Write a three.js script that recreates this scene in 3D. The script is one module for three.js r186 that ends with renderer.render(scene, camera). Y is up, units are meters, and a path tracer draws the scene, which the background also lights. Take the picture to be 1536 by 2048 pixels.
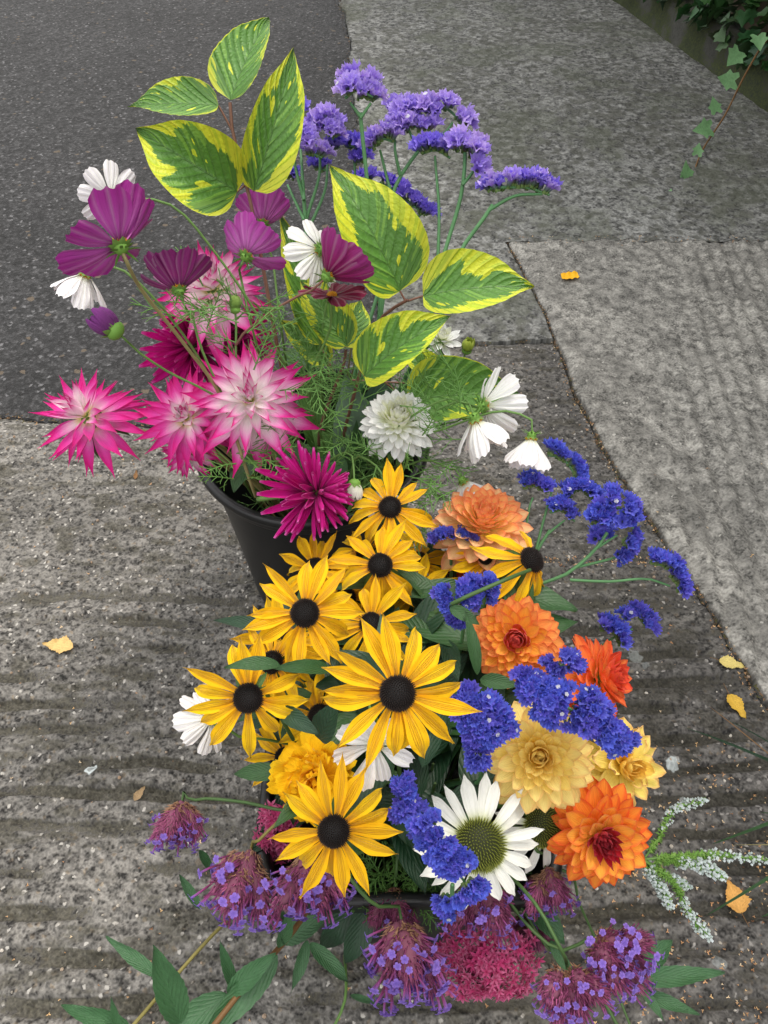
import * as THREE from 'three';
import { mergeGeometries } from 'three/addons/utils/BufferGeometryUtils.js';

// ---------------------------------------------------------------- camera, sky, sun, exposure
const scene = new THREE.Scene();
const EYE = new THREE.Vector3(0, 1.1, 0), PITCH = 48 * Math.PI / 180, FOC = 1547;
const camera = new THREE.PerspectiveCamera(2 * Math.atan(1024 / FOC) * 180 / Math.PI, 0.75, 0.02, 400);
camera.position.copy(EYE);
camera.rotation.set(-PITCH, 0, 0);
scene.add(camera);

const renderer = new THREE.WebGLRenderer({ antialias: true });
renderer.setSize(768, 1024);
renderer.toneMapping = THREE.LinearToneMapping;
renderer.toneMappingExposure = 1.78;
renderer.shadowMap.enabled = true;

{ // overcast sky: luminance rises smoothly from the horizon to the zenith
  const w = 64, h = 32, d = new Float32Array(w * h * 4);
  for (let j = 0; j < h; j++) for (let i = 0; i < w; i++) {
    const el = (j + 0.5) / h * Math.PI - Math.PI / 2, s = Math.max(0, Math.sin(el));
    const L = 1.2 * (1 + 2 * s) / 3, k = (j * w + i) * 4;
    d[k] = L * 1.0; d[k + 1] = L * 0.995; d[k + 2] = L * 0.985; d[k + 3] = 1;
  }
  const t = new THREE.DataTexture(d, w, h, THREE.RGBAFormat, THREE.FloatType);
  t.mapping = THREE.EquirectangularReflectionMapping; t.magFilter = t.minFilter = THREE.LinearFilter;
  t.needsUpdate = true; scene.background = t; scene.environment = t;
}
const sun = new THREE.DirectionalLight(0xfff6ea, 1.1);
sun.position.set(1.7, 5, -2.3); sun.target.position.set(0, 0, -0.8);
sun.castShadow = true; sun.shadow.radius = 34;
sun.shadow.mapSize.set(2048, 2048);
Object.assign(sun.shadow.camera, { left: -5, right: 5, top: 5, bottom: -5, near: 0.1, far: 15 });
scene.add(sun, sun.target);

// ---------------------------------------------------------------- helpers
let SEED = 7;
const rnd = () => { SEED = (SEED + 0x6D2B79F5) | 0; let t = Math.imul(SEED ^ (SEED >>> 15), 1 | SEED); t = (t + Math.imul(t ^ (t >>> 7), 61 | t)) ^ t; return ((t ^ (t >>> 14)) >>> 0) / 4294967296; };
const seed = s => { SEED = Math.imul(s, 7919) + 13; };
const rr = (a, b) => a + (b - a) * rnd();
const lerp = (a, b, t) => a + (b - a) * t, clamp = (x, a = 0, b = 1) => Math.min(b, Math.max(a, x));
const sstep = (a, b, x) => { const t = clamp((x - a) / (b - a)); return t * t * (3 - 2 * t); };
const V = (x, y, z) => new THREE.Vector3(x, y, z);
const FWD = V(0, -Math.sin(PITCH), -Math.cos(PITCH)), UPV = V(0, Math.cos(PITCH), -Math.sin(PITCH)), RGT = V(1, 0, 0);
// a point in the place measured off the photograph: bearing (x, y) and distance d along the line of sight, metres
const at = (x, y, d) => EYE.clone().addScaledVector(FWD, d).addScaledVector(RGT, d * (x - 768) / FOC).addScaledVector(UPV, d * (1024 - y) / FOC);
const onGround = (x, y, h = 0) => { const p = at(x, y, 1).sub(EYE); return EYE.clone().addScaledVector(p, (h - EYE.y) / p.y); };
const dirv = (a, b, c) => RGT.clone().multiplyScalar(a).addScaledVector(UPV, b).addScaledVector(FWD, -c).normalize();
const S = (r, g, b) => { const f = c => { c /= 255; return c <= 0.04045 ? c / 12.92 : ((c + 0.055) / 1.055) ** 2.4; }; return [f(r), f(g), f(b)]; };
const mix3 = (a, b, t) => [lerp(a[0], b[0], t), lerp(a[1], b[1], t), lerp(a[2], b[2], t)];
const GA = Math.PI * (3 - Math.sqrt(5)), D2R = Math.PI / 180;

const used = {};
const numbered = n => { const k = used[n] = (used[n] ?? -1) + 1; return k ? n + '_' + String(k).padStart(3, '0') : n; };
function thing(name, label, category, base, group) {
  const o = new THREE.Group(); o.name = numbered(name); o.position.copy(base); o.userData = { label, category };
  if (group) o.userData.group = group;
  scene.add(o); return o;
}
function mesh(name, geo, mat, parent, label) {
  const m = new THREE.Mesh(geo, mat); m.name = name; m.castShadow = m.receiveShadow = true;
  if (label) m.userData.label = label;
  parent.add(m); return m;
}
// put world-space geometry under a thing whose base is not the origin
function worldMesh(name, geo, mat, t) { geo.translate(-t.position.x, -t.position.y, -t.position.z); return mesh(name, geo, mat, t); }
function struct(name, geo, mat) { const m = mesh(name, geo, mat, scene); m.userData = { kind: 'structure' }; return m; }

// --- noise
const NT = new Float32Array(65536); { seed(3); for (let i = 0; i < 65536; i++) NT[i] = rnd(); }
function vn(x, y) {
  const xi = Math.floor(x), yi = Math.floor(y); let fx = x - xi, fy = y - yi; fx = fx * fx * (3 - 2 * fx); fy = fy * fy * (3 - 2 * fy);
  const a = (yi & 255) << 8, b = ((yi + 1) & 255) << 8, c = xi & 255, d = (xi + 1) & 255;
  return (NT[a + c] * (1 - fx) + NT[a + d] * fx) * (1 - fy) + (NT[b + c] * (1 - fx) + NT[b + d] * fx) * fy;
}
const fbm = (x, y, o = 4) => { let s = 0, a = 0.5, n = 0; for (let i = 0; i < o; i++) { s += a * vn(x, y); n += a; a *= 0.5; x = x * 2.03 + 17.3; y = y * 2.03 + 9.1; } return s / n; };
// nearest-chip noise: [distance to chip edge 0..1, random of the chip]
const WO = [0, 0];
function chips(x, y) {
  const xi = Math.floor(x), yi = Math.floor(y); let d1 = 9, d2 = 9, id = 0;
  for (let j = -1; j <= 1; j++) for (let i = -1; i <= 1; i++) {
    const k = (((yi + j) & 255) << 8) + ((xi + i) & 255), px = xi + i + NT[k] - x, py = yi + j + NT[(k * 7 + 131) & 65535] - y, d = px * px + py * py;
    if (d < d1) { d2 = d1; d1 = d; id = NT[(k * 13 + 77) & 65535]; } else if (d < d2) d2 = d;
  }
  WO[0] = Math.sqrt(d2) - Math.sqrt(d1); WO[1] = id; return WO;
}
const toS = v => { v = clamp(v); return 255 * (v <= 0.0031308 ? v * 12.92 : 1.055 * v ** (1 / 2.4) - 0.055); };
function dataTex(w, h, fn, srgb = true) { // fn(i, j) -> [r, g, b] linear 0..1 (srgb) or raw
  const d = new Uint8Array(w * h * 4);
  for (let j = 0; j < h; j++) for (let i = 0; i < w; i++) {
    const c = fn(i, j), k = (j * w + i) * 4;
    if (srgb) { d[k] = toS(c[0]); d[k + 1] = toS(c[1]); d[k + 2] = toS(c[2]); } else { d[k] = d[k + 1] = d[k + 2] = 255 * clamp(c); }
    d[k + 3] = 255;
  }
  const t = new THREE.DataTexture(d, w, h, THREE.RGBAFormat); t.magFilter = THREE.LinearFilter; t.minFilter = THREE.LinearMipmapLinearFilter; t.generateMipmaps = true;
  t.wrapS = t.wrapT = THREE.RepeatWrapping; if (srgb) t.colorSpace = THREE.SRGBColorSpace; t.needsUpdate = true; return t;
}

// --- surfaces
function grid(nu, nv, fn, col) { // fn(u, v) -> [x, y, z], u, v in 0..1
  const P = [], UV = [], C = [], I = [];
  for (let j = 0; j <= nv; j++) for (let i = 0; i <= nu; i++) {
    const u = i / nu, v = j / nv, p = fn(u, v); P.push(p[0], p[1], p[2]); UV.push(u, v); if (col) { const c = col(u, v); C.push(c[0], c[1], c[2]); }
  }
  const n = nu + 1;
  for (let j = 0; j < nv; j++) for (let i = 0; i < nu; i++) { const a = j * n + i; I.push(a, a + 1, a + n, a + 1, a + n + 1, a + n); }
  const g = new THREE.BufferGeometry();
  g.setAttribute('position', new THREE.Float32BufferAttribute(P, 3)); g.setAttribute('uv', new THREE.Float32BufferAttribute(UV, 2));
  if (col) g.setAttribute('color', new THREE.Float32BufferAttribute(C, 3));
  g.setIndex(I); g.computeVertexNormals(); return g;
}
// a petal or leaf along +X, upper face +Y. prof(u): half width 0..1; lift/bend: angle of the mid line (rad); cup: arc of the cross section (rad)
function petal({ L = 1, W = 0.3, prof, lift = 0, bend = 0, bp = 1.5, cup = 0.4, cupEnd = null, nu = 8, nv = 4, uw = 1, end = null, rip = 0, ripN = 3, groove = 0, twist = 0, side = 0, ph = 0, col = null, fold = 0, crimp = null }) {
  const N = 48, cx = [0], cy = [0], ca = [lift];
  for (let i = 1; i <= N; i++) { const a = lift + bend * ((i - 0.5) / N) ** bp; cx.push(cx[i - 1] + Math.cos(a) * L / N); cy.push(cy[i - 1] + Math.sin(a) * L / N); ca.push(lift + bend * (i / N) ** bp); }
  const warp = u => 1 - (1 - u) ** uw;
  return grid(nu, nv, (u, vv) => {
    u = warp(u); const v = vv * 2 - 1, s = clamp(u * (end ? end(v) : 1)), k = s * N, i = Math.min(N - 1, Math.floor(k)), t = k - i;
    const x = lerp(cx[i], cx[i + 1], t), y = lerp(cy[i], cy[i + 1], t), a = lerp(ca[i], ca[i + 1], t);
    const w = W / 2 * prof(u), c = Math.max(0.01, Math.abs(cupEnd === null ? cup : lerp(cup, cupEnd, u))), sg = Math.sign(cup) || 1, phi = v * c;
    let z = w * Math.sin(phi) / c, h = sg * w * (1 - Math.cos(phi)) / c;
    h += fold * Math.abs(v) * w + groove * W * Math.cos(v * Math.PI * 2.2) * Math.sin(Math.min(1, u * 1.1) * Math.PI) + rip * Math.sin(u * ripN * 6.28 + ph + v * 1.3) * Math.abs(v) * (0.2 + u);
    if (crimp) h += crimp(u, v);
    z += side * L * s * s;
    if (twist) { const q = twist * s, z2 = z * Math.cos(q) - h * Math.sin(q); h = z * Math.sin(q) + h * Math.cos(q); z = z2; }
    return [x - Math.sin(a) * h, y + Math.cos(a) * h, z];
  }, col ? (u, vv) => col(warp(u), vv * 2 - 1) : null);
}
function tube(pts, r0, r1, rad = 6, seg = null) { // tapered tube through world points
  const c = new THREE.CatmullRomCurve3(pts, false, 'centripetal'), n = seg ?? Math.max(6, pts.length * 6), fr = c.computeFrenetFrames(n, false), P = [], I = [], UV = [], Nn = [];
  const len = c.getLength();
  for (let i = 0; i <= n; i++) {
    const p = c.getPointAt(i / n), r = lerp(r0, r1, i / n);
    for (let j = 0; j <= rad; j++) { const a = j / rad * 6.28319, n3 = fr.normals[i].clone().multiplyScalar(Math.cos(a)).addScaledVector(fr.binormals[i], Math.sin(a)); P.push(p.x + n3.x * r, p.y + n3.y * r, p.z + n3.z * r); Nn.push(n3.x, n3.y, n3.z); UV.push(j / rad, i / n * len * 12); }
  }
  for (let i = 0; i < n; i++) for (let j = 0; j < rad; j++) { const a = i * (rad + 1) + j, b = a + rad + 1; I.push(a, a + 1, b, b, a + 1, b + 1); }
  for (const [row, flip] of [[0, 1], [n, 0]]) { const ci = P.length / 3, p = c.getPointAt(row / n), tg = fr.tangents[row]; P.push(p.x, p.y, p.z); const s = flip ? -1 : 1; Nn.push(tg.x * s, tg.y * s, tg.z * s); UV.push(0, 0); for (let j = 0; j < rad; j++) { const a = row * (rad + 1) + j; flip ? I.push(ci, a + 1, a) : I.push(ci, a, a + 1); } }
  const g = new THREE.BufferGeometry(); g.setAttribute('position', new THREE.Float32BufferAttribute(P, 3)); g.setAttribute('normal', new THREE.Float32BufferAttribute(Nn, 3)); g.setAttribute('uv', new THREE.Float32BufferAttribute(UV, 2)); g.setIndex(I); return g;
}
function paint(g, c) { const n = g.attributes.position.count, a = new Float32Array(n * 3); for (let i = 0; i < n; i++) { const q = typeof c === 'function' ? c(g.attributes.position.getX(i), g.attributes.position.getY(i), g.attributes.position.getZ(i)) : c; a.set(q, i * 3); } g.setAttribute('color', new THREE.BufferAttribute(a, 3)); return g; }
const qY = axis => new THREE.Quaternion().setFromUnitVectors(V(0, 1, 0), axis);
function frameOf(x, n) { // quaternion with +X along x and +Y near n
  x = x.clone().normalize(); const z = new THREE.Vector3().crossVectors(x, n).normalize(), y = new THREE.Vector3().crossVectors(z, x);
  return new THREE.Quaternion().setFromRotationMatrix(new THREE.Matrix4().makeBasis(x, y, z));
}

// ---------------------------------------------------------------- materials
const streak = dataTex(128, 128, (i, j) => { const a = 0.84 + 0.3 * fbm(i / 40, j / 3.2, 3) - 0.06 * vn(i / 3, j / 2); return [a, a, a]; });
const streakB = dataTex(128, 128, (i, j) => 0.6 * vn(i / 50 + 3, j / 4.5) + 0.3 * vn(i / 9, j / 2.1 + 40) + 0.1 * vn(i / 2, j / 2), false);
const petalMat = (o = {}) => new THREE.MeshPhysicalMaterial({ vertexColors: true, map: streak, bumpMap: streakB, bumpScale: 0.0006, roughness: 0.85, side: THREE.DoubleSide, transmission: 0.26, thickness: 0, specularIntensity: 0.5, ...o });
const M = {};
M.petal = petalMat();
const rayTex = dataTex(128, 128, (i, j) => { const v = j / 128, w = 0.012 * Math.sin(i / 17), L = [0.3, 0.42, 0.5, 0.6, 0.71].reduce((m, c, k) => Math.max(m, sstep(0.02, 0.005, Math.abs(v - c - w * (k - 2))) * (0.5 + 0.5 * vn(i / 20 + k * 7, k))), 0), f = 0.9 + 0.2 * fbm(i / 30, j / 4, 3), sp = vn(i / 2.2, j / 2.2) > 0.965 ? 0.5 : 1, q = 1 - 0.26 * L; return [f * (1 - 0.07 * L) * sp, f * q * sp, f * q * sp]; });
const rayBump = dataTex(128, 128, (i, j) => { const v = j / 128, L = [0.3, 0.42, 0.5, 0.6, 0.71].reduce((m, c) => Math.max(m, sstep(0.035, 0.0, Math.abs(v - c))), 0); return 0.8 - 0.6 * L + 0.2 * vn(i / 12, j / 4); }, false);
M.ray = petalMat({ map: rayTex, bumpMap: rayBump, bumpScale: 0.0012 });
M.satin = petalMat({ roughness: 0.7 });
M.paper = petalMat({ roughness: 0.9, bumpScale: 0.0004 });
const leafTexGrain = dataTex(256, 256, (i, j) => { const v = Math.abs(((i * 1.1 - Math.abs(j - 128) * 0.9 + 400 + 9 * vn(i / 30, j / 30)) / 34) % 1 - 0.5) * 2, m = Math.abs(j - 128) < 3 ? 1.35 : 1; const a = (0.72 + 0.35 * fbm(i / 14, j / 14, 3)) * (1 + 0.1 * sstep(0.86, 1, v)) * m; return [a, a, a]; });
const leafBump = dataTex(256, 256, (i, j) => { const v = Math.abs(((i * 1.1 - Math.abs(j - 128) * 0.9 + 400 + 9 * vn(i / 30, j / 30)) / 34) % 1 - 0.5) * 2; return 0.35 + 0.4 * (1 - v * v) + 0.25 * fbm(i / 7, j / 7, 2); }, false);
const leafMat = (c, o = {}) => new THREE.MeshPhysicalMaterial({ color: new THREE.Color().setRGB(...c), map: leafTexGrain, bumpMap: leafBump, bumpScale: 0.0009, roughness: 0.5, side: THREE.DoubleSide, transmission: 0.12, thickness: 0, ...o });
M.leafDark = leafMat(S(52, 92, 46));
M.leafMid = leafMat(S(88, 132, 62));
M.leafDeep = leafMat(S(30, 66, 40));
M.leafGrey = leafMat(S(120, 150, 128), { roughness: 0.6 });
M.leafVerb = leafMat(S(64, 108, 66));
const stemTex = dataTex(64, 256, (i, j) => { const a = 0.75 + 0.35 * fbm(i / 5, j / 30, 3) - 0.12 * vn(i / 2, j / 3); return [a, a, a]; });
const stemMat = c => new THREE.MeshStandardMaterial({ color: new THREE.Color().setRGB(...c), map: stemTex, bumpMap: stemTex, bumpScale: 0.0004, roughness: 0.6 });
M.stemGreen = stemMat(S(104, 142, 70)); M.stemDark = stemMat(S(72, 104, 52)); M.stemTan = stemMat(S(150, 140, 92)); M.stemBrown = stemMat(S(122, 88, 48)); M.stemStat = stemMat(S(92, 146, 92)); M.stemOlive = stemMat(S(140, 130, 66));
M.stemRed = stemMat(S(132, 92, 76));
M.sepal = new THREE.MeshStandardMaterial({ vertexColors: true, roughness: 0.55, side: THREE.DoubleSide, bumpMap: streakB, bumpScale: 0.0004 });
M.thread = new THREE.MeshStandardMaterial({ color: new THREE.Color().setRGB(...S(96, 140, 66)), roughness: 0.6 });
M.vtx = new THREE.MeshStandardMaterial({ vertexColors: true, roughness: 0.7, side: THREE.DoubleSide });

// ---------------------------------------------------------------- ground
struct('ground', new THREE.PlaneGeometry(300, 300).rotateX(-Math.PI / 2).translate(0, -0.06, 0), new THREE.MeshStandardMaterial({ color: new THREE.Color().setRGB(0.07, 0.06, 0.045), roughness: 1 }));

const slabEdgeX = z => { const a = z < -1.323 ? 0.337 + (z + 2.0) * 0.164 : 0.448 + (z + 1.323) * 0.212; return a + 0.012 * (fbm(z * 9, 3.3, 3) - 0.5) + 0.05 * (vn(z * 1.7, 8) - 0.5); };
const backZ = x => lerp(-1.235 + 0.07 * (x + 0.46), -1.53 - 0.05 * (x - 0.23), sstep(-0.25, 0.12, x)) + 0.03 * (fbm(x * 7, 1.7, 3) - 0.5);
const roadEdgeX = z => -0.086 + (z + 2.76) * 0.076 + 0.05 * (fbm(z * 5, 6.1, 3) - 0.5) + 0.01 * (vn(z * 60, 2) - 0.5);
const chasm = (x, z, x0, x1, zc, w, d) => x > x0 && x < x1 ? -d * Math.exp(-(((z - zc - 0.02 * (fbm(x * 11, 5, 3) - 0.5)) / w) ** 2)) : 0;
const groove = (x, z) => { // 0..1, the marks left by the tamping beam
  const m = 0.1 + 0.9 * sstep(-0.95, -0.6, z), zz = z + 0.022 * (vn(x * 2.2, z * 4) - 0.5) + 0.02 * (fbm(x * 12, z * 12, 3) - 0.5);
  const r = 0.5 + 0.5 * Math.sin(6.283 * (zz / 0.05 + 1.6 * vn(zz * 5, 4.4) + 0.5 * vn(x * 1.7, z * 2))), k = sstep(0.55, 0.86, r);
  return m * k * clamp(3.4 * fbm(x * 5.5 + 4, z * 14, 3) - 1.15);
};
const hFront = (x, z) => -0.0085 * groove(x, z) + 0.014 * (fbm(x * 24, z * 62, 3) - 0.5) * (0.4 + 0.7 * sstep(-0.95, -0.6, z)) + 0.006 * (fbm(x * 110, z * 140, 2) - 0.5)
    + chasm(x, z, 0.2, 0.6, -0.87, 0.004, 0.008) - 0.004 * sstep(0.03, 0, Math.abs(z - backZ(x)));
const hRamp = (x, z) => 0.003 + 0.006 * (fbm(x * 20, z * 20, 3) - 0.5) + 0.003 * (vn(x * 120, z * 120) - 0.5) + 0.06 * sstep(-2.6, -5, z) * 0;
const hSlab = (x, z) => {
  const q = x * 0.8 - z * 0.6, lane = sstep(0.75, 0.9, x + 0.33 * (z + 1.6) + 0.1);
  return 0.013 - 0.012 * Math.exp(-(x - slabEdgeX(z)) / 0.012) + 0.004 * (fbm(x * 16, z * 16, 3) - 0.5) + 0.005 * Math.sin(q * 75 + 7 * vn(x * 5, z * 5)) * sstep(0.4, 0.65, fbm(x * 3, z * 3, 2)) + lane * 0.0035 * Math.sin(x * 170 + 50 * 0.35 * z) + 0.002 * (vn(x * 130, z * 130) - 0.5);
};
const hRoad = (x, z) => -0.006 + 0.004 * (vn(x * 110, z * 110) - 0.5) + 0.002 * (vn(x * 55, z * 55) - 0.5) + 0.008 * (fbm(x * 2, z * 2, 2) - 0.5);
function sheet(nu, nv, xz, h, org, ext, open = '') { // slab with a skirt round its rim
  const g = grid(nu, nv, (u, v) => {
    const i = Math.round(u * nu), j = Math.round(v * nv), rim = i === 0 || (j === 0 && open !== 'back') || i === nu || (j === nv && open !== 'front');
    const [x, z] = xz((clamp(i, 1, nu - 1) - 1) / (nu - 2), (clamp(j, 1, nv - 1) - 1) / (nv - 2)); return [x, rim ? -0.05 : h(x, z), z];
  });
  const p = g.attributes.position, uv = g.attributes.uv; for (let i = 0; i < p.count; i++) uv.setXY(i, (p.getX(i) - org[0]) / ext, (p.getZ(i) - org[1]) / ext);
  return g;
}
function surfaceMat(ext, org, n, fn, bump, o = {}) {
  const H = new Uint8Array(n * n * 4);
  const map = dataTex(n, n, (i, j) => { const c = fn(org[0] + (i + 0.5) / n * ext, org[1] + (j + 0.5) / n * ext), k = (j * n + i) * 4; H[k] = H[k + 1] = H[k + 2] = 255 * clamp(c[3]); H[k + 3] = 255; return c; });
  const b = new THREE.DataTexture(H, n, n, THREE.RGBAFormat); b.magFilter = THREE.LinearFilter; b.minFilter = THREE.LinearMipmapLinearFilter; b.generateMipmaps = true; b.wrapS = b.wrapT = THREE.RepeatWrapping; b.needsUpdate = true;
  return new THREE.MeshStandardMaterial({ map, bumpMap: b, bumpScale: bump, roughness: 0.93, ...o });
}
const OUT = [0, 0, 0, 0];
const put4 = (r, g, b, h) => { OUT[0] = r; OUT[1] = g; OUT[2] = b; OUT[3] = h; return OUT; };
// bird droppings, gum and lichen lying on the concrete: [x, z, radius, strength]
const spots = [[182, 1540, 0.009, 1, 1], [1345, 1527, 0.011, 0.9, 0], [1272, 1312, 0.012, 0.28, 0], [1440, 1925, 0.009, 0.3, 0], [1290, 1330, 0.006, 0.2, 0], [1370, 1600, 0.006, 0.3, 0]].map(([x, y, r, s, ring]) => { const p = onGround(x, y); return [p.x, p.z, r, s, ring]; });
const st = (f, k = 2.2) => clamp((f - 0.5) * k + 0.5, 0, 1.2);
const frontMat = surfaceMat(2.0, [-1.12, -1.66], 2048, (x, z) => {
  const fine = vn(x * 880, z * 880), f3 = vn(x * 390, z * 420), f6 = fbm(x * 160, z * 200, 2), mid = st(fbm(x * 45, z * 90, 3), 2.6), big = fbm(x * 4, z * 6, 3);
  const c = chips(x * 210, z * 210), id = c[1], e = c[0];
  let a = 0.143 * clamp(-0.42 + 0.55 * fine + 1.0 * f3 + 1.0 * st(f6, 2.2) + 0.35 * mid, 0.1, 3) * (0.7 + 0.5 * big);
  if (id > 0.972 && e > 0.12) a = 0.42; if (id < 0.04 && e > 0.1) a *= 0.72;
  let r = a * 1.045, g = a * 0.985, b = a * 0.9; if (id > 0.9 && id < 0.93) { r *= 1.12; b *= 0.86; }
  const gr = groove(x, z), mo = fbm(x * 22, z * 60, 3); // brown-green moss and silt lying in the tamping marks, and in scattered streaks
  const grit = Math.max(sstep(0.25, 0.7, gr * 1.1 + 0.9 * (f6 - 0.5) + 0.5 * (f3 - 0.5)) * 0.8, sstep(0.55, 0.7, mo + 0.25 * (f6 - 0.5) + 0.15 * (fine - 0.5)) * 0.62), gm = 0.4 + 0.9 * fine * f3 + 0.35 * f3;
  r = lerp(r, 0.068 * gm, grit); g = lerp(g, 0.062 * gm, grit); b = lerp(b, 0.042 * gm, grit);
  const darkStrip = sstep(0.0, 0.22, x - 0.16 + 0.8 * (big - 0.5) + 0.3 * (mid - 0.5) + 0.35 * (f3 - 0.5)) * 0.36; r *= 1 - darkStrip; g *= 1 - darkStrip; b *= 1 - darkStrip * 0.95; // a patchy darker strip beside the joint
  for (const s of spots) { const d = Math.hypot(x - s[0], z - s[1]) / s[2] * (0.75 + 0.5 * vn(x * 260, z * 260)); if (d < 1) { const k = s[3] * (s[4] ? (d > 0.55 ? 1 : 0.35 + 0.3 * fine) : 0.55 + 0.45 * vn(x * 500, z * 500)) * sstep(1, 0.85, d); r = lerp(r, 0.55, k); g = lerp(g, 0.6, k); b = lerp(b, 0.6, k); } }
  return put4(r, g, b, 0.15 + 0.3 * f3 + 0.4 * f6 + 0.2 * fine);
}, 0.004);
const rampMat = surfaceMat(3.2, [-0.6, -4.6], 2048, (x, z) => {
  const fine = vn(x * 600, z * 600), f3 = vn(x * 210, z * 210), mid = st(fbm(x * 75, z * 75, 3), 2.4), big = fbm(x * 3, z * 3, 3);
  let a = 0.235 * clamp(-0.25 + 0.5 * fine + 0.8 * f3 + 0.75 * mid, 0.12, 3) * (0.72 + 0.5 * big);
  const k = sstep(0.5, 0.62, fbm(x * 42 + 7, z * 42, 3) + 0.28 * (f3 - 0.5) + 0.25 * (fbm(x * 4, z * 4, 2) - 0.5)) * 0.62; // dark lichen mottling
  let r = lerp(a, 0.07, k), g = lerp(a * 1.0, 0.07, k), b = lerp(a * 0.95, 0.055, k);
  const green = sstep(0.5, 0.72, fbm(x * 7 + 3, z * 7 + 8, 3) + 0.2 * (mid - 0.5)) * 0.4; r = lerp(r, 0.085, green); g = lerp(g, 0.095, green); b = lerp(b, 0.06, green);
  return put4(r, g, b, 0.2 + 0.4 * mid * 0.8 + 0.4 * f3);
}, 0.004);
const slabMat = surfaceMat(2.0, [0.2, -2.1], 2048, (x, z) => {
  const fine = vn(x * 800, z * 800), f3 = vn(x * 330, z * 330), c = chips(x * 160, z * 160), mid = st(fbm(x * 70, z * 70, 3)), big = fbm(x * 4, z * 4, 3), sm = st(fbm((x * 0.8 - z * 0.6) * 30, (x * 0.6 + z * 0.8) * 5, 3), 1.8);
  let a = 0.285 * clamp(-0.1 + 0.5 * fine + 0.75 * f3 + 0.6 * mid, 0.15, 3) * (0.65 + 0.3 * big + 0.35 * sm);
  if (c[1] > 0.98 && c[0] > 0.3) a = 0.45;
  const k = sstep(0.58, 0.72, fbm(x * 24, z * 24, 3) + 0.2 * (f3 - 0.5)) * 0.3; a = lerp(a, 0.12, k);
  return put4(a * 1.03, a * 0.99, a * 0.9, 0.2 + 0.4 * mid * 0.8 + 0.4 * f3);
}, 0.003);
const roadMat = surfaceMat(3.4, [-3.0, -4.7], 2048, (x, z) => {
  const cb = chips(x * 70 + 5, z * 70)[1], c = chips(x * 140, z * 140), id = c[1], e = c[0], fine = vn(x * 500, z * 500), big = fbm(x * 3, z * 3, 3);
  let a = 0.03 * (0.1 + 2.2 * id * id * id + 0.7 * fine + 1.0 * cb * cb * cb) * (0.7 + 0.6 * big); a *= 0.55 + 0.9 * Math.min(0.6, e);
  if (id > 0.974) a = 0.17 * (0.6 + fine * 0.5);
  let r = a * 1.0, g = a * 0.985, b = a * 1.02; const c3 = chips(x * 40, z * 40); if (c3[1] > 0.93 && c3[0] > 0.55) { r = 0.11; g = 0.085; b = 0.06; }
  return put4(r, g, b, 0.15 + 0.6 * Math.min(1, e * 1.4) + 0.25 * id);
}, 0.005, { roughness: 0.8 });
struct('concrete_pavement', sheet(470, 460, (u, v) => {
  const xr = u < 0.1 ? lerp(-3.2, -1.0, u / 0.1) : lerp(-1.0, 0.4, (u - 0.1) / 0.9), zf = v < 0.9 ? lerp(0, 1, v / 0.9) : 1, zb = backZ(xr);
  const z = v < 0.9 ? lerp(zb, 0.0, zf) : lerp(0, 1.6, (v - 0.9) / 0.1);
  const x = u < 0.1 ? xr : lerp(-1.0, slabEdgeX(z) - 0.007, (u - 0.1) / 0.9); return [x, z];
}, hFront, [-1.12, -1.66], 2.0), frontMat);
{
  const a = sheet(110, 120, (u, v) => { const z = lerp(-2.0, backZ(lerp(-0.03, 0.36, u)) - 0.008, v); return [lerp(roadEdgeX(z), slabEdgeX(z) - 0.006, u), z]; }, hRamp, [-0.6, -4.6], 3.2, 'back');
  const b = sheet(300, 300, (u, v) => { const z = lerp(-9, -2.0, Math.sqrt(v)); return [lerp(roadEdgeX(z), 3.2, u * u * 0.5 + u * 0.5), z]; }, hRamp, [-0.6, -4.6], 3.2, 'front');
  struct('concrete_ramp', mergeGeometries([a, b]), rampMat);
}
struct('concrete_slab', sheet(260, 300, (u, v) => { const z = v < 0.85 ? lerp(-1.99, 0.0, v / 0.85) : lerp(0, 1.6, (v - 0.85) / 0.15); const zz = z + 0.02 * (fbm(u * 20, 3, 3) - 0.5) * (1 - v); return [lerp(slabEdgeX(zz), 3.2, u * u * 0.6 + u * 0.4), zz]; }, hSlab, [0.2, -2.1], 2.0), slabMat);
struct('asphalt_road', sheet(300, 330, (u, v) => { const xr = lerp(-5, 0.02, 1 - (1 - u) ** 2), zb = backZ(xr) - 0.004, z = lerp(-9, zb, Math.sqrt(v)); return [lerp(-5, roadEdgeX(z) - 0.004, 1 - (1 - u) ** 2), z]; }, hRoad, [-3.0, -4.7], 3.4), roadMat);

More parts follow.
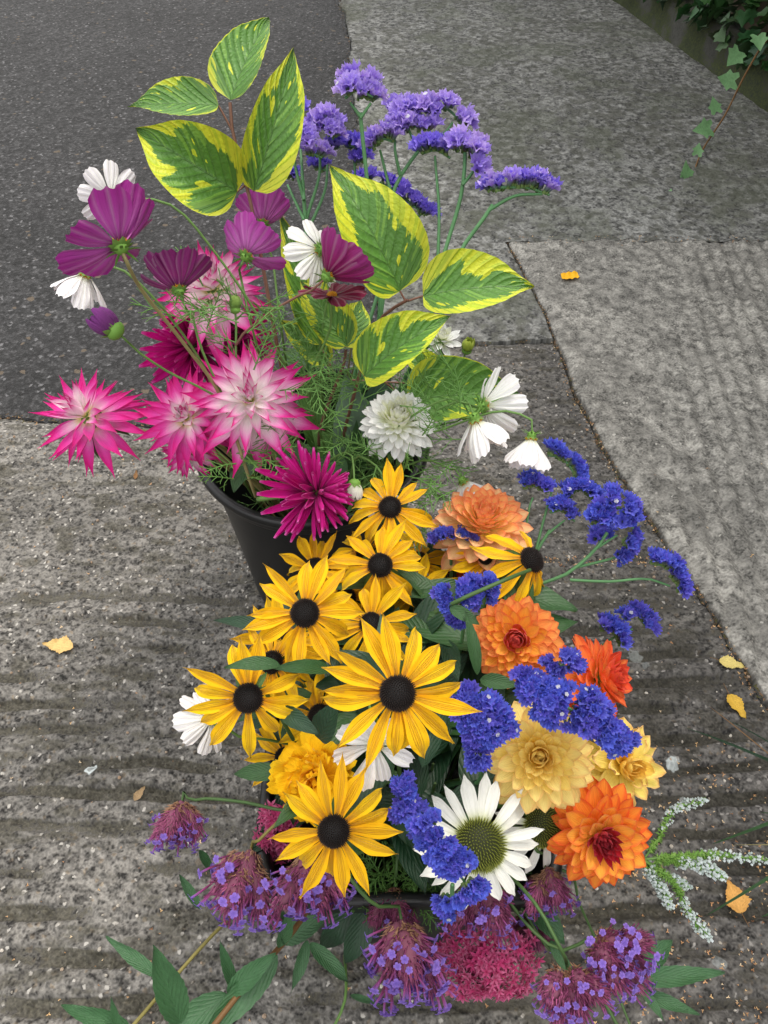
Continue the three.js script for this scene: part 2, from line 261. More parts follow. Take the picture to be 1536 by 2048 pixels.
// ---------------------------------------------------------------- garden wall with ivy hedge
const ivyLeafGeo = k => { // five-lobed ivy leaf, one unit long, along +X
  const n = 26, P = [0, 0, 0], UV = [0.1, 0.5], I = [];
  const lob = [[0.0, 0.02], [-0.22, 0.26], [-0.12, 0.45], [0.18, 0.36], [0.34, 0.55], [0.5, 0.32], [0.62, 0.25], [0.82, 0.11], [1, 0]];
  const edge = [...lob, ...lob.slice(1, -1).reverse().map(([x, y]) => [x, -y])];
  P[0] = 0.3; UV[0] = 0.3;
  for (const [x, y] of edge) { P.push(x, 0.1 * Math.abs(y) + 0.06 * Math.sin(x * 5 + k) - 0.12 * x * x * (k % 2), y * (1 + 0.1 * Math.sin(k * 3))); UV.push(clamp(x, 0, 1), 0.5 + y * 0.8); }
  P[1] = -0.02; for (let i = 0; i < edge.length; i++) I.push(0, 1 + (i + 1) % edge.length, 1 + i);
  const g = new THREE.BufferGeometry(); g.setAttribute('position', new THREE.Float32BufferAttribute(P, 3)); g.setAttribute('uv', new THREE.Float32BufferAttribute(UV, 2)); g.setIndex(I); g.computeVertexNormals(); return g;
};
const ivyGeos = [0, 1, 2, 3].map(ivyLeafGeo);
M.ivyDark = leafMat(S(58, 92, 52)); M.ivyPale = leafMat(S(120, 165, 112));
{
  const A = V(2.05, 0, 0.6), B = V(1.365, 0, -2.89), Cc = V(0.72, 0, -5.8);
  const wallLine = new THREE.CatmullRomCurve3([A, V(1.62, 0, -1.6), B, V(1.17, 0, -3.8), Cc]);
  const t = thing('garden_wall', 'low mossy concrete garden wall under the ivy hedge', 'wall', B.clone());
  const wm = surfaceMat(1.2, [0, 0], 512, (x, z) => { const f = fbm(x * 22, z * 22, 4), q = vn(x * 300, z * 300), a = 0.075 * (0.4 + 0.6 * f + 0.5 * q), m = sstep(0.36, 0.5, fbm(x * 8 + 3, z * 8, 3) + 0.25 * (q - 0.5)); return put4(lerp(a, 0.04 * (0.6 + q), m), lerp(a, 0.05 * (0.6 + q), m), lerp(a * 0.88, 0.022, m), f); }, 0.006);
  const prof = [[0, -0.05], [0.01, 0.1], [0.03, 0.16], [0.07, 0.185], [0.3, 0.19], [0.32, -0.05]];
  const g = grid(220, 40, (u, v) => {
    const p = wallLine.getPointAt(u), tg = wallLine.getTangentAt(u), nx = -tg.z, nz = tg.x, s = v * (prof.length - 1), i = Math.min(prof.length - 2, Math.floor(s)), f = s - i;
    const o = lerp(prof[i][0], prof[i + 1][0], f) + 0.03 * (fbm(u * 60, v * 7, 3) - 0.5), y = lerp(prof[i][1], prof[i + 1][1], f) + (v > 0.1 && v < 0.9 ? 0.02 * (fbm(u * 50, v * 5 + 9, 3) - 0.5) : 0);
    return [p.x + nx * o, y, p.z + nz * o];
  });
  const uv = g.attributes.uv; for (let i = 0; i < uv.count; i++) uv.setXY(i, uv.getX(i) * 6, uv.getY(i) * 0.6);
  worldMesh('wall_body', g, wm, t);
  const h = thing('ivy_hedge', 'dense dark ivy hedge growing over the low garden wall', 'hedge', V(B.x + 0.2, 0.18, B.z));
  seed(41);
  const core = grid(60, 20, (u, v) => { const p = wallLine.getPointAt(u), tg = wallLine.getTangentAt(u), a = v * Math.PI; const o = 0.42 - 0.42 * Math.cos(a) - 0.62 * Math.sin(a) * sstep(0.12, 0.35, v) + 0.1 * (fbm(u * 20, v * 5, 3) - 0.5), y = 0.17 + 2.3 * Math.sin(a) ** 0.7 + 0.1 * fbm(u * 14, v * 4, 2); return [p.x - tg.z * o, y, p.z + tg.x * o]; });
  worldMesh('added_core', core, new THREE.MeshStandardMaterial({ color: new THREE.Color().setRGB(0.075, 0.058, 0.04), roughness: 1 }), h);  // unseen solid core, added inside the hedge to darken the wall corner
  const im = new THREE.InstancedMesh(mergeGeometries([ivyGeos[0].clone(), ivyGeos[1].clone().rotateY(2.1).translate(0.5, 0.3, 0.8)]), M.ivyDark, 7400); im.name = 'foliage'; im.userData.kind = 'stuff';
  const mm = new THREE.Matrix4(), q = new THREE.Quaternion(), e = new THREE.Euler(), cc = new THREE.Color();
  for (let k = 0; k < 7400; k++) {
    const low = k >= 5200, u = low ? rr(0.3, 0.85) : rr(0.02, 0.98), v = low ? rr(0, 0.03) : rr(0.0, 0.62), p = wallLine.getPointAt(u), tg = wallLine.getTangentAt(u), a = v * Math.PI;
    const o = 0.42 - 0.42 * Math.cos(a) - 0.66 * Math.sin(a) * sstep(0.12, 0.35, v) + (low ? rr(-0.06, 0.14) : rr(-0.1, 0.03)), y = low ? rr(0.12, 0.5) : 0.15 + 2.3 * Math.sin(a) ** 0.7 + rr(-0.03, 0.1);
    q.setFromEuler(e.set(rr(-0.9, 0.9), Math.atan2(-tg.x, -tg.z) + rr(-1.3, 1.3) + 1.57, rr(-1.2, -0.1))); const s = rr(0.03, 0.065);
    mm.compose(V(p.x - tg.z * o, y, p.z + tg.x * o).sub(h.position), q, V(s, s, s)); im.setMatrixAt(k, mm); im.setColorAt(k, cc.setRGB(rr(0.5, 1.1), rr(0.6, 1.15), rr(0.5, 1)));
  }
  im.castShadow = im.receiveShadow = true; h.add(im);
  // trailing strand
  const st = thing('ivy_strand', 'long trailing ivy strand with small pale leaves reaching over the concrete', 'ivy', at(1320, 424, 2.36));
  const pts = [[1600, 30, 2.72], [1536, 78, 2.66], [1490, 150, 2.6], [1450, 230, 2.55], [1405, 300, 2.5], [1375, 370, 2.43], [1320, 424, 2.355]].map(a => at(...a));
  worldMesh('stem', tube(pts, 0.004, 0.002, 6, 40), M.stemBrown, st);
  const lf = [[1518, 82, 30, 2.6, 0.05, -1], [1470, 113, 34, 2.57, -0.6, -0.75], [1456, 160, 34, 2.53, -0.95, 0.1], [1430, 212, 26, 2.53, -0.3, 0.9], [1408, 258, 34, 2.5, -0.95, -0.2], [1396, 300, 20, 2.48, 0.2, 0.9], [1374, 345, 32, 2.42, -0.2, 0.9], [1366, 366, 22, 2.42, -0.4, -0.9], [1333, 402, 34, 2.36, 0.3, 0.85], [1540, 30, 30, 2.66, -0.8, 0.2]];
  seed(5);
  lf.forEach(([x, y, s, d, ax, ay], i) => { const p = at(x, y, d), m = mesh('leaf', ivyGeos[i % 4], M.ivyPale, st); const sc = s * d / FOC * 1.15; m.scale.setScalar(sc); m.quaternion.copy(frameOf(dirv(ax, ay, 0.2), dirv(rr(-0.4, 0.4), rr(-0.2, 0.5), 1))); m.position.copy(p.sub(st.position)).addScaledVector(dirv(ax, ay, 0.2), -sc * 0.35); });
}

// ---------------------------------------------------------------- the two containers
const BK = { c: V(-0.105, 0, -0.845), r: 0.145, h: 0.325, y0: 0.012 }, FT = { c: V(0.025, 0, -0.37), r: 0.125, h: 0.3, y0: 0.012 };
const plasticTex = dataTex(256, 256, (i, j) => { const sc = vn(i / 1.3, j / 40) > 0.93 ? 0.25 : 0; return 0.45 + 0.3 * fbm(i / 20, j / 20, 4) + sc; }, false);
M.plastic = new THREE.MeshPhysicalMaterial({ color: new THREE.Color().setRGB(0.008, 0.0085, 0.0095), roughness: 0.42, roughnessMap: plasticTex, bumpMap: plasticTex, bumpScale: 0.0006 });
M.plastic.roughness = 0.62;
{
  const t = thing('flower_bucket', 'round black plastic bucket holding dahlias, cosmos and variegated leaves', 'bucket', BK.c.clone());
  const body = [[0, 0.006], [0.108, 0.006], [0.112, 0.003], [0.118, 0.0], [0.122, 0.004], [0.124, 0.015], [0.1345, 0.12], [0.146, 0.22], [0.1565, 0.296], [0.1535, 0.296], [0.143, 0.22], [0.1315, 0.12], [0.121, 0.02], [0.11, 0.0095], [0, 0.0095]].map(a => new THREE.Vector2(...a));
  mesh('body', new THREE.LatheGeometry(body, 96), M.plastic, t);
  const lip = [[0.157, 0.292], [0.1605, 0.2935], [0.163, 0.298], [0.1642, 0.306], [0.1665, 0.31], [0.1705, 0.313], [0.173, 0.318], [0.1725, 0.324], [0.169, 0.328], [0.1635, 0.328], [0.1595, 0.324], [0.157, 0.314], [0.1545, 0.298]].map(a => new THREE.Vector2(...a));
  mesh('rim', new THREE.LatheGeometry(lip, 96), M.plastic, t);
}
{
  const t = thing('square_flower_tub', 'square black plastic tub crammed with yellow and orange flowers', 'tub', FT.c.clone());
  const ring = (half, y, rad) => a => { // rounded square
    const n = 7, c = Math.cos(a), s = Math.sin(a), k = (Math.abs(c) ** n + Math.abs(s) ** n) ** (-1 / n); return [half[0] * c * k * (1 - rad * 0), y, half[1] * s * k];
  };
  const shell = prof => grid(128, prof.length - 1, (u, v) => { const i = Math.round(v * (prof.length - 1)), [h, y] = prof[i]; return ring([h, h], y, 0)(-u * 6.28319); });
  mesh('body', shell([[0.001, 0.006], [0.1, 0.006], [0.112, 0.003], [0.117, 0.0], [0.12, 0.008], [0.13, 0.12], [0.14, 0.24], [0.143, 0.276], [0.14, 0.276], [0.127, 0.12], [0.116, 0.012], [0.1, 0.0095], [0.001, 0.0095]]), M.plastic, t);
  mesh('rim', shell([[0.1435, 0.268], [0.1515, 0.268], [0.154, 0.27], [0.1555, 0.294], [0.155, 0.298], [0.152, 0.3005], [0.146, 0.301], [0.1425, 0.298], [0.1415, 0.29], [0.1405, 0.27]]), M.plastic, t);
}

// ---------------------------------------------------------------- plant parts
function stemPoints(head, axis, B, via, spread = 0.6) {
  const a = rr(0, 6.28), b = rr(0.01, B.r * spread), base = V(B.c.x + Math.cos(a) * b, B.y0, B.c.z + Math.sin(a) * b);
  const dx = head.x - B.c.x, dz = head.z - B.c.z, d = Math.hypot(dx, dz) || 1e-3, q = Math.min(B.r * 0.86, d * 0.6);
  return [base, V(B.c.x + dx / d * q + rr(-0.008, 0.008), B.h + rr(-0.01, 0.02), B.c.z + dz / d * q + rr(-0.008, 0.008)), ...via, head.clone().addScaledVector(axis, via.length ? -0.012 : -0.055), head];
}
function newFlower(name, label, category, group, head, axis, B, { via = [], r = 0.0022, mat = M.stemGreen } = {}) {
  const pts = stemPoints(head, axis, B, via), t = thing(name, label, category, pts[0], group);
  worldMesh('stem', tube(pts, r * 1.25, r * 0.9, 7), mat, t); t.userData.pts = undefined; delete t.userData.pts; return t;
}
function headGroup(t, p, axis, R, spin = 0, name = 'flower_head') {
  const h = new THREE.Group(); h.name = name; h.position.copy(p).sub(t.position); h.quaternion.copy(qY(axis)).multiply(new THREE.Quaternion().setFromAxisAngle(V(0, 1, 0), spin)); h.scale.setScalar(R); t.add(h); return h;
}
const eul = new THREE.Euler();
function radial(h, name, geo, mat, az, el, r0, y0, sx = 1, sy = 1, sz = 1, roll = 0) {
  const m = mesh(name, geo, mat, h); m.quaternion.setFromEuler(eul.set(0, az, 0)).multiply(new THREE.Quaternion().setFromEuler(new THREE.Euler(roll, 0, el, 'ZXY')));
  m.position.set(r0 * Math.cos(az), y0, -r0 * Math.sin(az)); m.scale.set(sx, sy, sz); return m;
}
function leafBetween(t, a, b, n, wRatio, mat, o = {}) {
  const L = a.distanceTo(b), g = petal({ L: 1, W: wRatio, nu: o.nu ?? 14, nv: o.nv ?? 6, prof: o.prof ?? (u => Math.sin(Math.PI * u ** 0.8) ** 0.9 + 0.03), cup: o.cup ?? 0.2, bend: 0, fold: o.fold ?? 0.25, rip: o.rip ?? 0.015, ripN: o.ripN ?? 1.5, twist: o.twist ?? 0, ph: rr(0, 6), crimp: o.crimp, ...(o.arch ? { lift: o.arch, bend: -2 * o.arch, bp: 1 } : {}) });
  const m = mesh(o.name ?? 'leaf', g, mat, t); m.position.copy(a).sub(t.position); m.quaternion.copy(frameOf(b.clone().sub(a), n)); m.scale.setScalar(L); return m;
}
const serrate = (base, k = 22, d = 0.12) => u => base(u) * (1 - d * ((u * k) % 1));
const lance = u => Math.sin(Math.PI * u ** 0.75) ** 0.85 + 0.02;
// scatter of foliage leaves round a stem inside a container, as parts of that stem
function stemLeaves(t, n, p, spread, len, mat, up = 0.4, w = 0.3) {
  for (let i = 0; i < n; i++) { const a = rr(0, 6.28), d = V(Math.cos(a), rr(-0.2, up), Math.sin(a)).normalize(), s = p.clone().add(V(rr(-1, 1) * spread, rr(-1, 0.6) * spread, rr(-1, 1) * spread)); leafBetween(t, s, s.clone().addScaledVector(d, len * rr(0.7, 1.2)), V(d.x * -0.4, 1, d.z * -0.4), w * rr(0.8, 1.2), mat, { prof: serrate(lance, 14, 0.08), arch: rr(0, 0.5), rip: 0.03 }); }
}
function feather(list, p, d, len) { // one thread-like divided leaf
  const side = new THREE.Vector3().crossVectors(d, V(0.3, 1, 0.2)).normalize(), up = new THREE.Vector3().crossVectors(side, d);
  const tip = p.clone().addScaledVector(d, len).addScaledVector(V(0, -1, 0), len * rr(-0.1, 0.3)), mid = p.clone().lerp(tip, 0.5).addScaledVector(up, len * rr(0, 0.12));
  list.push(tube([p, mid, tip], 0.0009, 0.0005, 4, 5));
  const c = new THREE.CatmullRomCurve3([p, mid, tip]);
  for (let k = 1; k <= 5; k++) for (const s of [-1, 1]) {
    const o = c.getPoint(k / 6), dd = d.clone().multiplyScalar(rr(0.5, 0.9)).addScaledVector(side, s * rr(0.5, 0.9)).addScaledVector(up, rr(-0.4, 0.4)).normalize(), l = len * rr(0.25, 0.5) * (1.2 - k / 8);
    const e = o.clone().addScaledVector(dd, l), m = o.clone().lerp(e, 0.55).addScaledVector(d, l * rr(0.02, 0.15)); list.push(tube([o, m, e], 0.0007, 0.00035, 3, 4));
    if (rnd() < 0.7) { const o2 = o.clone().lerp(e, 0.5), e2 = o2.clone().addScaledVector(dd, l * 0.35).addScaledVector(d, l * 0.3); list.push(tube([o2, e2], 0.0005, 0.0003, 3, 3)); }
  }
}
function feathers(t, n, p, spread, len, bias = V(0, 0.4, 0)) {
  const L = []; for (let i = 0; i < n; i++) { const d = V(rr(-1, 1), rr(-0.4, 0.8), rr(-1, 1)).add(bias).normalize(); feather(L, p.clone().add(V(rr(-1, 1), rr(-1, 1), rr(-1, 1)).multiplyScalar(spread)), d, len * rr(0.7, 1.2)); }
  worldMesh('feathery_leaf', mergeGeometries(L), M.thread, t).userData.kind = 'stuff';
}
function sepalGeo(L, W, c0, c1, bend = 0) { return petal({ L, W, nu: 5, nv: 2, cup: 0.6, bend, prof: u => Math.sin(Math.PI * (0.25 + 0.75 * u)) * 0.95 + 0.05, col: u => mix3(c0, c1, u) }); }

// --- black-eyed susans
seed(101);
const YL = S(255, 210, 10), YO = S(255, 194, 4), YB = S(248, 166, 0), BRN = S(84, 44, 18);
const rudGeo = []; for (let i = 0; i < 10; i++) {
  const bend = [-0.6, -0.2, -1.0, 0.3, -1.5, -0.4, 0.05, -0.8, -0.15, -1.2][i], tw = rr(-0.6, 0.6), burnt = i === 4 || i === 7 ? 0.93 : i === 1 ? 0.965 : 2, tone = rr(-0.25, 0.35);
  rudGeo.push(petal({ L: 0.8, W: rr(0.18, 0.23), nu: 14, nv: 8, bend, bp: 1.4, cup: rr(0.2, 0.55), cupEnd: rr(0.15, 0.7), groove: 0.05, twist: tw, side: rr(-0.13, 0.13), rip: 0.014, ph: rr(0, 6),
    prof: u => (0.42 + 0.58 * sstep(0, 0.5, u)) * (1 - 0.94 * sstep(0.52, 1.02, u) ** 1.35), end: v => 1 - 0.03 * Math.abs(Math.sin(v * 4.2 + i)),
    col: (u, v) => { let c = mix3(YB, YL, sstep(0, 0.4, u) * (0.8 + tone * 0.6)); c = mix3(c, YO, clamp(0.25 - tone + 0.3 * Math.cos(v * 7))); return u > burnt ? mix3(c, BRN, 0.85) : c; } }));
}
function spikyDome(R, h, n, len, w, cBase, cTip, cDome, flat = 2) {
  const dome = paint(new THREE.SphereGeometry(1, 26, 12, 0, 6.28319, 0, Math.PI * 0.6).scale(R * 0.96, h * 0.96, R * 0.96), cDome), L = [dome.toNonIndexed()];
  for (let i = 0; i < n; i++) {
    const t = (i + 0.5) / n, ph = Math.acos(1 - t * 1.05), a = i * GA, d = V(Math.sin(ph) * Math.cos(a), Math.cos(ph), Math.sin(ph) * Math.sin(a)), l = len * rr(0.75, 1.2);
    const g = new THREE.ConeGeometry(w, l, 5, 1, true).translate(0, l * 0.4, 0); paint(g, (x, y) => mix3(cBase, cTip, clamp(y / l * 1.2 + 0.2) * rr(0.6, 1.1)));
    g.applyQuaternion(qY(V(d.x, d.y * (1.2 + R / h * 0.4) + 0.1, d.z).normalize())); g.translate(d.x * R, d.y * h, d.z * R); L.push(g.toNonIndexed());
  }
  L.forEach(g => g.deleteAttribute('uv')); return mergeGeometries(L);
}
const rudCone = spikyDome(0.235, 0.15, 300, 0.052, 0.0145, S(15, 9, 8), S(42, 26, 20), S(12, 8, 7));
const rudSepal = sepalGeo(0.42, 0.12, S(84, 122, 58), S(66, 104, 48), -0.8);
function rudbeckia(label, x, y, d, R, ax, o = {}) {
  seed(o.seed ?? Math.round(x * 3 + y)); const axis = dirv(...ax), p = at(x, y, d); R *= o.grow ?? 1.19;
  const t = newFlower('black_eyed_susan', label, 'flower', 'black-eyed susans in the square tub', p.clone().addScaledVector(axis, -R * 0.1), axis, FT, { r: 0.002, mat: M.stemDark, via: o.via ?? [] }), h = headGroup(t, p, axis, R, rr(0, 6));
  mesh('cone', rudCone, M.vtx, h).scale.set(0.84, 0.95, 0.84);
  const n = (o.n ?? 13) + 2, skip = o.skip ?? [], el0 = (o.el ?? -2) * D2R, hv = o.heavy ?? 0;
  for (let i = 0; i < n; i++) {
    if (skip.includes(i)) continue;
    const g = rudGeo[Math.floor(rnd() * 10)], len = rr(0.84, 1.08) * (o.len ?? 1);
    radial(h, 'petal', g, M.ray, (i + rr(-0.33, 0.33)) / n * 6.283, el0 + rr(-0.3, 0.28) - hv * rr(0.1, 0.5), 0.18, -0.02 + rr(-0.03, 0.02), len, len, rr(0.9, 1.12) * (o.wide ?? 1), rr(-0.22, 0.22));
  }
  for (let i = 0; i < 9; i++) radial(h, 'sepal', rudSepal, M.sepal, i / 9 * 6.283 + rr(-0.2, 0.2), -0.35, 0.06, -0.1);
  stemLeaves(t, o.leaves ?? 2, p.clone().lerp(FT.c.clone().setY(0.3), rr(0.4, 0.7)), 0.03, 0.075, rnd() < 0.5 ? M.leafDeep : M.leafDark); return t;
}

// --- dahlias
function dahlia({ name = 'dahlia', label, cat = 'flower', group, x, y, d, R, ax, B, geos, n = 90, e0 = -30, e1 = 84, q0 = 0.9, in0 = 0.34, dome = 0.22, mat = M.petal, sd = 1, via = [], stem = M.stemGreen, wob = 0.1, r0 = 0.14, eye = null, leaves = 1, ball = null, len = 0.88 }) {
  seed(sd); const axis = dirv(...ax), p = at(x, y, d), t = newFlower(name, label, cat, group, p.clone().addScaledVector(axis, -R * 0.12), axis, B, { r: 0.0032, mat: stem, via }), h = headGroup(t, p.clone().addScaledVector(axis, -R * 0.15), axis, R, rr(0, 6));
  for (let i = 0; i < n; i++) {
    const f = i / (n - 1), el = lerp(e0, e1, f ** q0) * D2R + rr(-wob, wob), k = clamp(Math.floor(f * geos.length + rr(-0.35, 0.35)), 0, geos.length - 1), set = geos[k], L = lerp(len, in0, f ** 1.1) * rr(0.95 - wob * 0.5, 1.03 + wob * 0.5);
    radial(h, 'petal', set[Math.floor(rnd() * set.length)], mat, i * GA + rr(-0.08, 0.08), el, ball ? r0 * Math.cos(f * 1.5) : lerp(r0, 0.015, f), ball ? dome * Math.sin(f * 1.5) : lerp(0, dome, f), L, L, L * rr(0.92, 1.08), rr(-wob, wob) * 1.5);
  }
  const hub = paint(new THREE.SphereGeometry(ball ? r0 * 0.97 : 0.2, 14, 10).scale(1, ball ? dome / r0 : 0.9, 1), ball ?? S(96, 128, 60)); mesh('receptacle', hub, M.vtx, h);
  for (let i = 0; i < 7; i++) radial(h, 'sepal', rudSepal, M.sepal, i / 7 * 6.283, -0.5, 0.08, -0.14);
  if (eye) mesh('eye', eye, M.vtx, h).position.y = dome;
  stemLeaves(t, leaves, p.clone().lerp(B.c.clone().setY(B.h), 0.6), 0.03, 0.09, M.leafDark, 0.2, 0.45); return t;
}
const many = (n, f) => Array.from({ length: n }, (_, i) => f(i));
const round = u => (0.3 + 0.7 * sstep(0, 0.5, u)) * Math.sqrt(Math.max(0, 1 - clamp((u - 0.55) / 0.45) ** 2)) + 0.01;
const point = u => (0.45 + 0.55 * sstep(0, 0.4, u)) * (1 - sstep(0.42, 1.03, u) ** 1.2) + 0.012;
function softSet(cb, cm, ct, o = {}) { // broad cupped petals: base, middle and tip/edge colour
  return many(5, i => petal({ L: 1, W: o.W ?? 0.6, nu: 9, nv: 6, uw: 1.9, prof: o.prof ?? round, lift: o.lift ?? -0.2, bend: (o.bend ?? 0.45) + rr(-0.15, 0.15), bp: 1, cup: (o.cup ?? 0.7) * rr(0.8, 1.2), cupEnd: (o.cupEnd ?? 0.75) * rr(0.7, 1.2), side: rr(-0.05, 0.05), rip: o.rip ?? 0.012, ripN: o.ripN ?? 2, ph: rr(0, 6), end: v => 1 - (o.tip ?? 0.04) * (1 - Math.abs(v)) * 0 - 0.05 * v * v,
    col: (u, v) => { const k = sstep(o.s0 ?? 0.55, 1.0, u + 0.28 * v * v - 0.05 + (o.edge ?? 0) * (Math.abs(v) - 0.6)); return mix3(mix3(cb, cm, sstep(0.05, 0.5, u)), ct, k * (o.k ?? 0.9) * rr(0.85, 1)); } }));
}
seed(202);
const cactusSet = (w, deep, lo) => many(6, i => petal({ L: 1, W: w * 1.5, nu: 10, nv: 6, prof: point, lift: lo ?? -0.15, bend: rr(-0.1, 0.5), bp: 1.2, cup: rr(0.6, 0.95), cupEnd: rr(0.9, 1.7), side: rr(-0.1, 0.1), twist: rr(-0.3, 0.3), groove: 0.02,
  col: (u, v) => { const W0 = S(255, 246, 246), P1 = S(244, 96, 200), P2 = S(228, 16, 140), Yb = S(250, 240, 150); let c = mix3(Yb, W0, sstep(0, 0.22, u)); c = mix3(c, P1, sstep(deep - 0.25, deep + 0.3, u + 0.12 * Math.abs(v))); return mix3(c, P2, sstep(deep + 0.08, 0.88, u + 0.12 * Math.abs(v)) * 0.95); } }));
const pinkOuter = cactusSet(0.2, 0.52), pinkMid = cactusSet(0.2, 0.62), pinkIn = cactusSet(0.22, 0.74, 0.1);
const pinkOuterD = cactusSet(0.18, 0.22), pinkMidD = cactusSet(0.18, 0.38);
const magSet = k => many(6, i => petal({ L: 1, W: 0.27, nu: 10, nv: 6, prof: u => (0.6 + 0.4 * sstep(0, 0.4, u)) * (1 - 0.55 * sstep(0.8, 1, u)), lift: -0.15, bend: rr(0.1, 0.6), bp: 1.3, cup: 1.2, cupEnd: 2.2, side: rr(-0.12, 0.12), twist: rr(-0.3, 0.3),
  col: (u, v) => mix3(mix3(S(130, 2, 84), S(206, 8, 140), sstep(0, 0.5, u)), S(236, 130, 210), sstep(0.9, 1.0, u) * 0.7 * k) }));
const magOut = magSet(1), magIn = magSet(0.6);
const whiteSet = softSet(S(236, 242, 200), S(252, 253, 252), S(255, 255, 255), { W: 0.44, cup: 0.7 }), whiteIn = softSet(S(222, 228, 150), S(250, 252, 226), S(254, 255, 248), { W: 0.5, cup: 1.3, bend: 0.9 });
const orangeOut = softSet(S(255, 186, 72), S(255, 174, 90), S(250, 124, 76), { edge: 0.45, k: 0.7 }), orangeMid = softSet(S(255, 196, 62), S(255, 182, 66), S(252, 128, 62), { cup: 0.95, edge: 0.4 }), orangeIn = softSet(S(248, 140, 50), S(236, 98, 56), S(220, 58, 60), { cup: 1.5, bend: 1.1 });
const orangeOutP = softSet(S(255, 184, 54), S(255, 158, 56), S(246, 98, 46), { prof: u => (0.35 + 0.65 * sstep(0, 0.5, u)) * Math.sqrt(Math.max(0, 1 - clamp((u - 0.45) / 0.55) ** 1.7)) + 0.012, W: 0.54, edge: 0.5 }), redIn = softSet(S(214, 70, 50), S(196, 30, 50), S(170, 14, 50), { cup: 1.5, bend: 0.9, W: 0.34, prof: point });
const peachOut = softSet(S(255, 232, 150), S(255, 216, 156), S(255, 168, 122), { edge: 0.3 }), peachMid = softSet(S(255, 230, 130), S(255, 204, 124), S(255, 142, 96), { cup: 0.9 });
const redOut = softSet(S(255, 196, 76), S(255, 146, 72), S(246, 88, 52), { W: 0.5, edge: 0.4, k: 0.75 }), redMid = softSet(S(255, 186, 60), S(250, 112, 56), S(238, 62, 54), { W: 0.5, cup: 0.9, k: 0.8 });
const yelOut = softSet(S(255, 224, 88), S(255, 234, 146), S(255, 192, 122), { W: 0.52, edge: 0.2, k: 0.6, s0: 0.7, cup: 0.7 }), yelMid = softSet(S(255, 218, 72), S(255, 230, 126), S(255, 196, 112), { W: 0.5, k: 0.5, s0: 0.75 }), yelIn = softSet(S(255, 200, 46), S(255, 220, 96), S(255, 210, 110), { cup: 1.4, bend: 1.0, k: 0.5 });
const yelRough = softSet(S(255, 224, 70), S(255, 236, 126), S(255, 170, 146), { W: 0.5, rip: 0.05, ripN: 2.5, k: 0.5, s0: 0.8, cup: 0.6 });
const ruffSet = many(6, i => petal({ L: 1, W: 0.62, nu: 10, nv: 8, prof: u => 0.25 + 0.8 * sstep(0, 0.8, u) - 0.2 * sstep(0.9, 1, u), lift: -0.1, bend: rr(-0.5, 0.6), cup: 0.4, rip: 0.11, ripN: 1.1 + i * 0.2, ph: i * 1.4, end: v => 1 - 0.07 * Math.abs(Math.sin(v * 6 + i)), col: u => mix3(S(252, 170, 2), S(255, 206, 10), sstep(0, 0.6, u)) }));

// --- cosmos
seed(303);
const cosmosSet = (cb, cm, ct, bend, W = 0.62) => many(5, i => petal({ L: 0.95, W, nu: 12, nv: 14, prof: u => 0.12 + 0.88 * sstep(0, 0.85, u) ** 0.8, lift: 0, bend: bend + rr(-0.15, 0.15), cup: 0.35, cupEnd: 0.5, rip: 0.03, ph: rr(0, 6), ripN: 0.8,
  crimp: (u, v) => 0.016 * Math.cos(v * 9.4 + i) * sstep(0.05, 0.5, u) + 0.006 * Math.cos(v * 23), end: v => 1 - 0.16 * v ** 4 - 0.055 * Math.abs(Math.sin(v * 5.4 + i * 0.7)),
  col: (u, v) => { const c = mix3(mix3(cb, cm, sstep(0, 0.3, u)), ct, sstep(0.3, 1, u)); return mix3(mix3(c, cb, 0.24 * (0.5 + 0.5 * Math.cos(v * 16 + i))), mix3(c, [1, 1, 1], 0.3), 0.4 * sstep(0.72, 1, Math.cos(v * 27 + i * 2))); } }));
const cosPurple = cosmosSet(S(110, 40, 90), S(190, 84, 176), S(172, 46, 152), 0.25), cosDark = cosmosSet(S(80, 18, 62), S(150, 50, 126), S(124, 26, 102), 0.3), cosPink = cosmosSet(S(140, 60, 120), S(204, 106, 192), S(184, 62, 168), 0.2), cosRed = cosmosSet(S(70, 4, 30), S(120, 6, 52), S(126, 12, 60), -0.2), cosWine = cosmosSet(S(90, 8, 50), S(150, 26, 104), S(164, 50, 134), 0.25);
const cosWhite = cosmosSet(S(226, 232, 170), S(252, 251, 254), S(250, 247, 254), 0.25, 0.48);
const innerSep = sepalGeo(0.2, 0.14, S(84, 130, 44), S(126, 156, 76), 0.3), outerSep = sepalGeo(0.26, 0.06, S(92, 140, 52), S(110, 156, 66), -0.4);
const cosEye = spikyDome(0.13, 0.09, 70, 0.05, 0.014, S(190, 120, 10), S(240, 196, 30), S(150, 90, 10));
const receptacle = paint(new THREE.SphereGeometry(0.12, 12, 8).scale(1, 0.8, 1), S(110, 154, 62));
